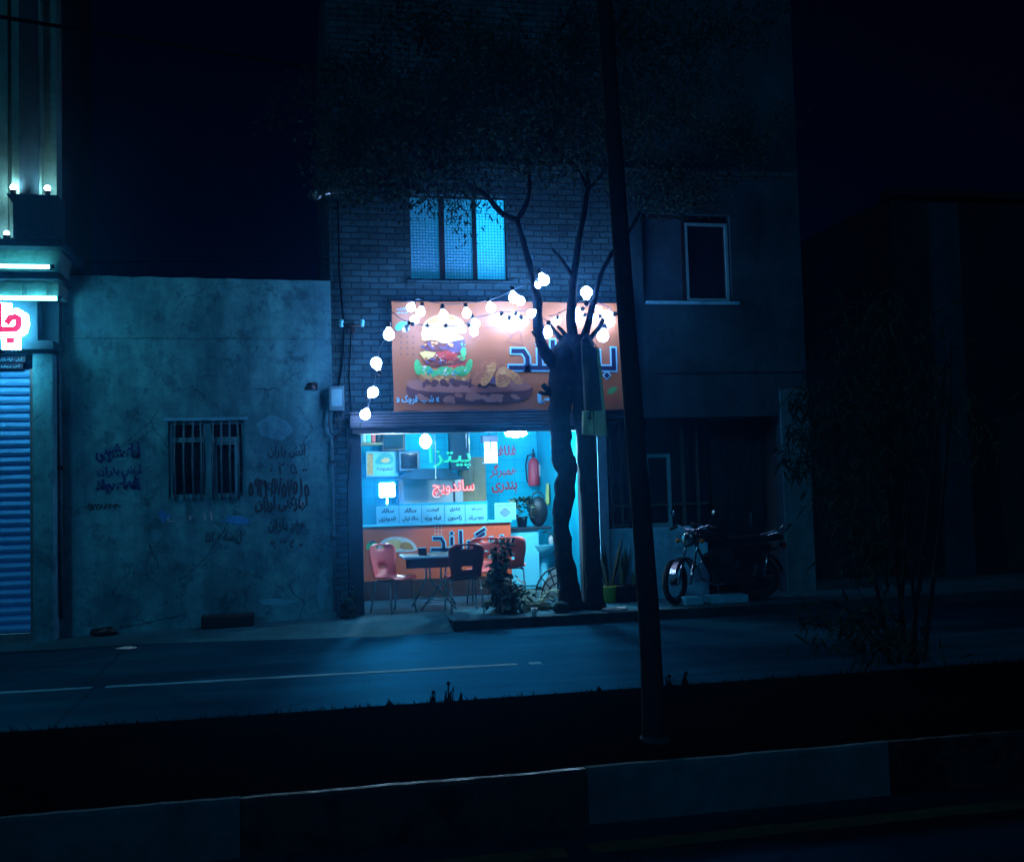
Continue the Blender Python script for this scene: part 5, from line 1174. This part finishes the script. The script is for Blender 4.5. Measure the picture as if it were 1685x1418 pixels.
mb = MB(); limb(mb, [(980, 1002, 42), (978, 975, 30), (975, 930, 28), (972, 860, 28), (968, 800, 29), (965, 740, 30), (962, 690, 34), (958, 640, 42), (955, 600, 50), (952, 570, 52), (950, 552, 38)], YT-.06, org, 14, .16); mb.build('trunk', M['bark'], TB)
for name, seq in (('limb', [(944, 570, 20), (940, 520, 17), (944, 460, 13), (952, 400, 10), (961, 350, 9), (967, 310, 8)]),
                  ('branch', [(967, 312, 6), (955, 285, 5), (946, 270, 3)]), ('branch', [(967, 312, 6), (985, 295, 5), (1000, 270, 3)]), ('branch', [(967, 315, 7), (966, 250, 5), (962, 190, 3)]),
                  ('branch', [(942, 455, 8), (926, 430, 6), (908, 409, 4)]),
                  ('limb', [(958, 565, 14), (968, 532, 12), (978, 495, 10), (985, 462, 8), (1002, 425, 7), (1022, 400, 7), (1045, 365, 6), (1058, 338, 4), (1075, 315, 3), (1096, 298, 2)]),
                  ('stub', [(960, 570, 12), (985, 540, 8), (993, 524, 6)]), ('stub', [(935, 560, 10), (925, 545, 7), (917, 537, 5)])):
    mb = MB(); limb(mb, seq, YT-.06, org, 8, .3); mb.build(name, M['bark'], TB)
leaves('crown', TB, [(1075, 300, 12.9, 1.6, .45, .28), (1130, 310, 13.0, 1, .4, .2), (1000, 210, 12.7, 2.2, .7, .45), (1120, 190, 12.5, 2.6, .9, .5), (1220, 240, 12.8, 1.5, .6, .4), (960, 150, 12.6, 1.5, .7, .4), (1060, 100, 12.3, 2, 1, .45), (1180, 60, 12.5, 2, .9, .45)], 13000, 31, [M['leaf']], org, (.04, .085), .42)
# cloth hung on the straight tree
q = P(974, 600, YT-.34); o = thing('hanging_cloth', 'pale green trouser shaped cloth hanging on the straight pruned tree', 'cloth', tuple(q))
def cloth_panel(name, left, right, Y, m, folds, seed):
    nz_, nx_ = 18, 8; mb = MB(); vs = []
    for j in range(nz_+1):
        t = j/nz_; l = P(left[0]+(left[2]-left[0])*t, left[1]+(left[3]-left[1])*t, Y); r = P(right[0]+(right[2]-right[0])*t, right[1]+(right[3]-right[1])*t, Y)
        for i in range(nx_+1):
            s = i/nx_; p = l.lerp(r, s)-q; p.y += folds*math.sin(s*7+seed+t*2)*(.3+t)+.012*mnoise.noise(Vector((s*4, t*6, seed))); vs.append(p)
    fs = [(j*(nx_+1)+i, (j+1)*(nx_+1)+i, (j+1)*(nx_+1)+i+1, j*(nx_+1)+i+1) for j in range(nz_) for i in range(nx_)]
    mb.mesh(vs, fs, 0, True); ob = mb.build(name, m, o); md = ob.modifiers.new('thick', 'SOLIDIFY'); md.thickness = .012; return ob
cloth_panel('waist_panel', (956, 562, 962, 690), (982, 572, 993, 690), YT-.34, M['cloth_dark'], .02, 1)
cloth_panel('lit_edge_strip', (982.5, 572, 993.5, 690), (986, 574, 998, 690), YT-.345, M['cloth'], .008, 4)  # pale strip painting the lit edge of the cloth
cloth_panel('trouser_leg', (958, 676, 957, 715), (976, 676, 977, 716), YT-.36, M['cloth'], .014, 2)
cloth_panel('trouser_leg', (978, 676, 980, 717), (996, 676, 1001, 718), YT-.365, M['cloth'], .014, 5)
mb = MB(); mb.tube([P(956, 562, YT-.33)-q, P(962, 553, YT-.2)-q, P(972, 556, YT-.2)-q, P(982, 572, YT-.33)-q], .008, 5); mb.build('cord', M['black'], o)

# ------------------------------------------------------------------ leaning pole on the median
YPl = 5.62
pl = [(1078, 1228, 46), (1076, 1180, 40), (1072, 1100, 37), (1067, 1000, 36), (1056, 850, 34), (1044, 700, 33), (1033, 550, 31), (1022, 400, 30), (1010, 230, 29), (994, 0, 28), (960, -500, 24)]
PL = thing('utility_pole', 'dark slightly leaning metal pole rising from the grassy median', 'pole', tuple(P(1078, 1226, YPl)))
a, b = pxline(pl, YPl, 1); mb = MB(); mb.tube([p-PL.location for p in a], b, 18); mb.build('shaft', M['pole'], PL)
mb = MB(); mb.lathe([(.11, -.03), (.105, .02), (.085, .045), (.075, .06)], (0, 0, .0), 18); mb.build('base_collar', M['kerb'], PL)

# ------------------------------------------------------------------ motorcycle in front of the porch
WB = P(1246, 960, D-.75).x-P(1109, 960, D-.75).x
rw = P(1246, 950, D-.75); MC = thing('motorcycle', 'dark commuter motorcycle with chrome fork parked before the porch', 'motorcycle', (rw.x, D-.78, FL+.004), rad(180))
R = .30; fx = WB
def wheel(x, yaw, par):
    T = Matrix.Translation((x, 0, R)) @ Matrix.Rotation(yaw, 4, 'Z')
    wh = bpy.data.objects.new('wheel', None); link(wh, par); wh.empty_display_size = .1
    mb = MB(); mb.torus((0, 0, 0), R-.042, .042, None, 0, 36, 10).xf(T); mb.build('tyre', M['rubber'], wh)
    mb = MB(); mb.torus((0, 0, 0), R-.085, .014, None, 0, 36, 8).xf(T); mb.build('rim', M['dark_metal'], wh)
    mb = MB()
    for k in range(18):
        a = 2*math.pi*k/18; mb.tube([(.04*math.cos(a+.3), .02*(-1)**k, .04*math.sin(a+.3)), ((R-.09)*math.cos(a), 0, (R-.09)*math.sin(a))], .0025, 4)
    mb.tube([(0, -.05, 0), (0, .05, 0)], .05, 14); mb.xf(T); mb.build('hub', M['dark_metal'], wh); return T
wheel(0, 0, MC)
st = rad(40)     # bars turned towards the street
TF = wheel(fx, st, MC)
hd = Vector((fx-.27, 0, .86)); ax = Vector((fx, 0, R))
def steer(p): return tuple(hd+Matrix.Rotation(st, 3, 'Z') @ (Vector(p)-hd))
fk = bpy.data.objects.new('front_fork', None); link(fk, MC); fk.empty_display_size = .1
for sy in (-1, 1):
    mb = MB(); mb.tube([steer((fx, sy*.085, R-.02)), steer((fx-.14, sy*.085, R+.27))], .026, 10); mb.tube([steer((fx-.14, sy*.085, R+.27)), steer((fx-.30, sy*.085, .92))], .017, 10); mb.build('fork_tube', M['chrome'], fk)
mb = MB(); n = 12
for k in range(n):
    a0, a1 = rad(25+k*125/n), rad(25+(k+1)*125/n); rr_ = R+.035
    for sy in (-1, 0, 1):
        pass
    q4 = []
    for a_, s_ in ((a0, -1), (a1, -1), (a1, 1), (a0, 1)): q4.append(steer((fx+rr_*math.cos(a_)*1, s_*.04, R+rr_*math.sin(a_))))
    mb.quad(q4, 0, True)
    for s_ in (-1, 1):
        mb.quad([steer((fx+rr_*math.cos(a0), s_*.04, R+rr_*math.sin(a0))), steer((fx+rr_*math.cos(a1), s_*.04, R+rr_*math.sin(a1))), steer((fx+(rr_-.04)*math.cos(a1), s_*.046, R+(rr_-.04)*math.sin(a1))), steer((fx+(rr_-.04)*math.cos(a0), s_*.046, R+(rr_-.04)*math.sin(a0)))], 0, True)
mb.build('front_mudguard', M['chrome'], fk)
mb = MB(); mb.tube([steer((fx-.33, -.36, .98)), steer((fx-.31, -.22, 1.03)), steer((fx-.27, -.06, .97)), steer((fx-.27, .06, .97)), steer((fx-.31, .22, 1.03)), steer((fx-.33, .36, .98))], .013, 8); mb.build('handlebar', M['chrome'], fk)
for sy in (-1, 1):
    mb = MB(); mb.tube([steer((fx-.315, sy*.25, 1.02)), steer((fx-.335, sy*.37, .975))], .022, 8); mb.build('grip', M['rubber'], fk)
    mb = MB(); mb.tube([steer((fx-.31, sy*.22, 1.03)), steer((fx-.30, sy*.28, 1.17))], .006, 5); mb.ball(steer((fx-.30, sy*.30, 1.20)), .055, 1, 12, 8, (.35, 1.1, .8)); mb.build('mirror', [M['dark_metal'], M['chrome']], fk)
    mb = MB(); mb.tube([steer((fx-.2, sy*.08, .83)), steer((fx-.2, sy*.15, .83))], .01, 6); mb.ball(steer((fx-.19, sy*.18, .83)), .032, 0, 10, 7); mb.build('indicator', mat('amber_lens', (.5, .16, .02), None, 5, .25), fk)
mb = MB(); Mh = (Matrix.Rotation(st, 3, 'Z') @ Matrix.Rotation(rad(90), 3, 'Y')); c = Vector(steer((fx-.26, 0, .86)))
mb.lathe([(.03, 0), (.085, .03), (.105, .10), (.105, .13), (.09, .135)], c, 20, 0, Mh); mb.build('headlight', M['dark_metal'], fk)
mb = MB(); mb.lathe([(.098, .1355), (.07, .15), (.005, .158)], c, 20, 0, Mh); mb.build('headlight_lens', M['chrome'], fk)
mb = MB(); mb.lathe([(.055, 0), (.06, .05), (.05, .06)], Vector(steer((fx-.3, 0, 1.0))), 16, 0, Matrix.Rotation(rad(-30), 3, 'Y')); mb.build('gauge', M['black'], fk)
mb = MB(); mb.tube([(fx-.30, 0, .80), (fx-.42, 0, .55), (fx-.55, 0, .27), (fx-.85, 0, .24), (fx-.98, 0, .42)], .02, 8); mb.tube([(fx-.29, 0, .88), (fx-.6, 0, .78), (fx-.95, 0, .70), (-.2, 0, .72)], .02, 8)
for s_ in (-1, 1): mb.tube([(fx-.9, s_*.06, .38), (0, s_*.085, R)], .017, 7); mb.tube([(fx-.95, s_*.08, .70), (.02, s_*.1, .62), (-.25, s_*.09, .70)], .012, 6)
mb.build('frame', M['dark_metal'], MC)
mb = MB(); vs = []
for i in range(11):
    t = i/10; x = fx-.30-t*.46; hh_ = .105*math.sin(math.pi*min(1, .12+t*.8))**.6; ww = .125*math.sin(math.pi*min(1, .15+t*.72))**.7
    for k in range(14):
        a = 2*math.pi*k/14; vs.append((x, ww*math.cos(a), .90-.07*t+hh_*math.sin(a)*(1.0 if math.sin(a) > 0 else .8)))
mb.mesh(vs, [(i*14+k, (i+1)*14+k, (i+1)*14+(k+1) % 14, i*14+(k+1) % 14) for i in range(10) for k in range(14)]+[tuple(range(14)), tuple(140+k for k in range(13, -1, -1))], 0, True)
mb.build('fuel_tank', mat('glossy_dark_paint', (.012, .014, .02), (.008, .01, .014), 4, .12), MC)
mb = MB(); mb.box(-.34, fx-.74, -.12, .12, .79, .87, 0, .035); mb.build('saddle', mat('saddle_vinyl', (.015, .015, .016), None, 6, .5), MC)
mb = MB(); mb.box(fx-.86, fx-.52, -.11, .11, .26, .46, 0, .03); mb.tube([(fx-.58, 0, .44), (fx-.48, 0, .66)], .075, 14); 
for k in range(6): mb.lathe([(.098, 0), (.098, .012)], Vector((fx-.57+.018*k, 0, .47+.032*k)), 14, 0, Matrix.Rotation(rad(25), 3, 'Y'))
mb.build('engine', mat('dull_engine_alloy', (.05, .055, .06), (.02, .022, .025), 9, .5, .5), MC)
mb = MB(); mb.tube([(fx-.46, -.05, .58), (fx-.36, -.1, .50), (fx-.42, -.14, .30), (fx-.62, -.16, .22), (.25, -.17, .25)], .019, 8); mb.tube([(.25, -.17, .25), (.12, -.17, .28), (-.35, -.18, .36)], [.024, .04, .045], 12); mb.build('exhaust', M['chrome'], MC)
mb = MB(); n = 12
for k in range(n):
    a0, a1 = rad(20+k*150/n), rad(20+(k+1)*150/n); rr_ = R+.05
    mb.quad([(rr_*math.cos(a), s_*.07, R+rr_*math.sin(a)) for a, s_ in ((a0, -1), (a1, -1), (a1, 1), (a0, 1))], 0, True)
mb.build('rear_mudguard', M['dark_metal'], MC)
mb = MB(); mb.box(-.40, -.36, -.06, .06, .68, .76, 0, .01); mb.build('tail_light', mat('red_lens', (.4, .02, .02), None, 5, .25), MC)
mb = MB(); mb.tube([(-.1, -.11, .86), (-.38, -.11, .93), (-.46, -.1, 1.0), (-.46, .1, 1.0), (-.38, .11, .93), (-.1, .11, .86)], .011, 7); mb.tube([(-.25, -.11, .9), (-.25, .11, .9)], .009, 6); mb.build('rear_rack', M['chrome'], MC)
for s_ in (-1, 1):
    mb = MB(); mb.tube([(-.02, s_*.13, R+.02), (-.10, s_*.13, .66)], .022, 10); mb.build('shock_absorber', M['chrome'], MC)
mb = MB(); mb.tube([(.55, -.09, .26), (.48, -.22, .1), (.42, -.28, .004)], .012, 7); mb.build('side_stand', M['steel'], MC)
for s_ in (-1, 1): mb = MB(); mb.box(-.02, .30, s_*.105, s_*.125, .5, .72, 0, .009); mb.build('side_cover', M['black'], MC)

# ------------------------------------------------------------------ dark buildings beyond
FB = thing('far_building', 'unlit dark building with a faint pale pier beyond the porch', 'building', (0, 0, 0))
YF = D+.9; x0 = BX1+.25; x1, zt = 40.0, P(1560, 327, YF).z
mb = MB(); px0_ = P(1478, 600, YF).x
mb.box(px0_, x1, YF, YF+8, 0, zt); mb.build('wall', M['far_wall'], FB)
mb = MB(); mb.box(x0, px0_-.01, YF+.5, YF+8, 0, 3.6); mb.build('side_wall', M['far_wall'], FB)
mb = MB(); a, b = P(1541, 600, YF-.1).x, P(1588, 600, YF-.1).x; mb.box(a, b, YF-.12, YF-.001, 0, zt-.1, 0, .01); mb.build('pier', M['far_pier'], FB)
mb = MB(); mb.box(px0_-.05, x1, YF-.1, YF+.2, zt+.001, zt+.12, 0, .01); mb.build('coping', M['far_wall'], FB)
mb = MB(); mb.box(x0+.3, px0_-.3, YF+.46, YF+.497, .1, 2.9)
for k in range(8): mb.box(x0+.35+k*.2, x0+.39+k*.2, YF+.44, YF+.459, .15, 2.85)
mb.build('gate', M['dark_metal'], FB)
mb = MB()
for k in range(3): mb.box(b+.6+k*2.2, b+2.0+k*2.2, YF-.03, YF-.001, .1, 2.7, 0, .01)
mb.build('shutter_door', M['dark_metal'], FB)
c = G(1545, 984, FL); o = thing('marker_stone', 'small whitewashed stone standing on the far kerb edge', 'stone', (c.x, KY+.02, FL)); mb = MB(); mb.box(-.05, .05, -.06, .06, 0, .17, 0, .02); mb.build('block', M['kerb_white'], o)

# ------------------------------------------------------------------ bushes and weeds on the median
OL = thing('oleander', 'tall dark many stemmed bush on the median with drooping narrow leaves', 'bush', tuple(G(1490, 1092, MZ))); org = OL.location.copy()
YO = OL.location.y
for seq in ([(1480, 1090, 11), (1482, 1000, 9), (1490, 900, 8), (1500, 780, 6), (1512, 640, 4)], [(1500, 1090, 11), (1506, 1010, 9), (1520, 900, 8), (1536, 760, 6), (1555, 600, 4)],
            [(1520, 1088, 10), (1530, 1000, 9), (1545, 880, 7), (1560, 720, 5), (1566, 560, 3)], [(1465, 1090, 9), (1450, 1000, 7), (1425, 900, 6), (1390, 780, 4), (1350, 690, 2)],
            [(1495, 1090, 8), (1478, 960, 7), (1462, 820, 6), (1448, 680, 4), (1430, 560, 3)], [(1470, 1092, 7), (1430, 1040, 6), (1390, 1000, 4), (1345, 985, 2)], [(1510, 1092, 8), (1500, 940, 6), (1488, 760, 5), (1486, 600, 3)]):
    mb = MB(); limb(mb, seq, YO, org, 7, .2); mb.build('stem', M['bark'], OL)
def long_leaves(parent, blobs, n, seed, org):
    rr = random.Random(seed); mb = MB(); tot = sum(b[2] for b in blobs)
    for (px, py, wt, rx, rz, dy) in blobs:
        c0 = P(px, py, YO+dy)
        for k in range(int(n*wt/tot)):
            b = c0+Vector((rr.gauss(0, rx), rr.gauss(0, .18), rr.gauss(0, rz)))-org; an = rr.uniform(0, 6.28)
            d = Vector((math.cos(an)*.6, math.sin(an)*.6, rr.uniform(-1.1, .3))).normalized()*rr.uniform(.09, .16)
            leaf(mb, b, b+d, .010, (rr.uniform(-1, 1), rr.uniform(-1, 1), .6), 0, 3, .03)
    return mb.build('foliage', M['leaf'], parent)
long_leaves(OL, [(1322, 655, .5, .04, .05, 0), (1312, 720, .45, .04, .07, 0), (1318, 765, .5, .03, .05, 0), (1370, 690, 2, .13, .14, 0), (1420, 620, 2.4, .17, .17, .1), (1400, 800, 2.4, .15, .2, 0), (1450, 720, 2.2, .16, .2, .1), (1430, 900, 1.6, .14, .14, 0),
                 (1400, 1020, 1.8, .2, .08, -.1), (1460, 1050, 1.6, .18, .08, -.1), (1520, 640, 1.4, .14, .16, .1), (1600, 700, 1.0, .14, .2, .1), (1440, 520, 1.6, .2, .12, .1)], 2300, 44, org)
rr = random.Random(12)
for k, (px, h, lb) in enumerate(((737, .11, 'tallest thin weed standing at the far edge of the median'), (712, .07, 'small weed tuft at the median edge in front of the table'), (757, .06, 'low weed clump just beside the tallest weed'), (642, .05, 'little weed at the median edge below the house corner'), (1101, .07, 'small upright weed right behind the pole foot'), (1129, .08, 'upright thin weed a step beyond the pole foot'), (985, .04, 'low weed tuft at the median edge before the pole'))):
    y = MF-.16; x = G(px, 1140, MZ).x*(y/G(px, 1140, MZ).y)
    o = thing('weed', lb, 'weed', (x, y, MZ-.03)); mb = MB()
    for q_ in range(9):
        a = rr.uniform(0, 6.28); t = rr.uniform(.3, 1)*h; leaf(mb, (rr.gauss(0, .02), rr.gauss(0, .02), 0), (math.cos(a)*t*.5, math.sin(a)*t*.5, t+.03), .008, (math.cos(a), math.sin(a), .3), 0, 3)
    if h > .06:
        mb.tube([(0, 0, 0), (.005, 0, h*1.3)], .005, 5); mb.ball((.005, 0, h*1.35), .014, 0, 8, 6)
    mb.build('blades', M['grass'], o)


# ------------------------------------------------------------------ haze added to imitate lens bloom: scatters forward round the lamps
m, nt, bs = new_mat('bloom_haze'); nt.nodes.remove(bs); pv = nt.nodes.new('ShaderNodeVolumePrincipled')
pv.inputs['Color'].default_value = (.06, .40, 1, 1); pv.inputs['Density'].default_value = .0026; pv.inputs['Anisotropy'].default_value = .9
nt.links.new(pv.outputs[0], nt.nodes['Material Output'].inputs['Volume'])
mb = MB(); mb.box(-66, 66, -22, 66, -1.1, 16); tag(mb.build('haze', m), kind='stuff')
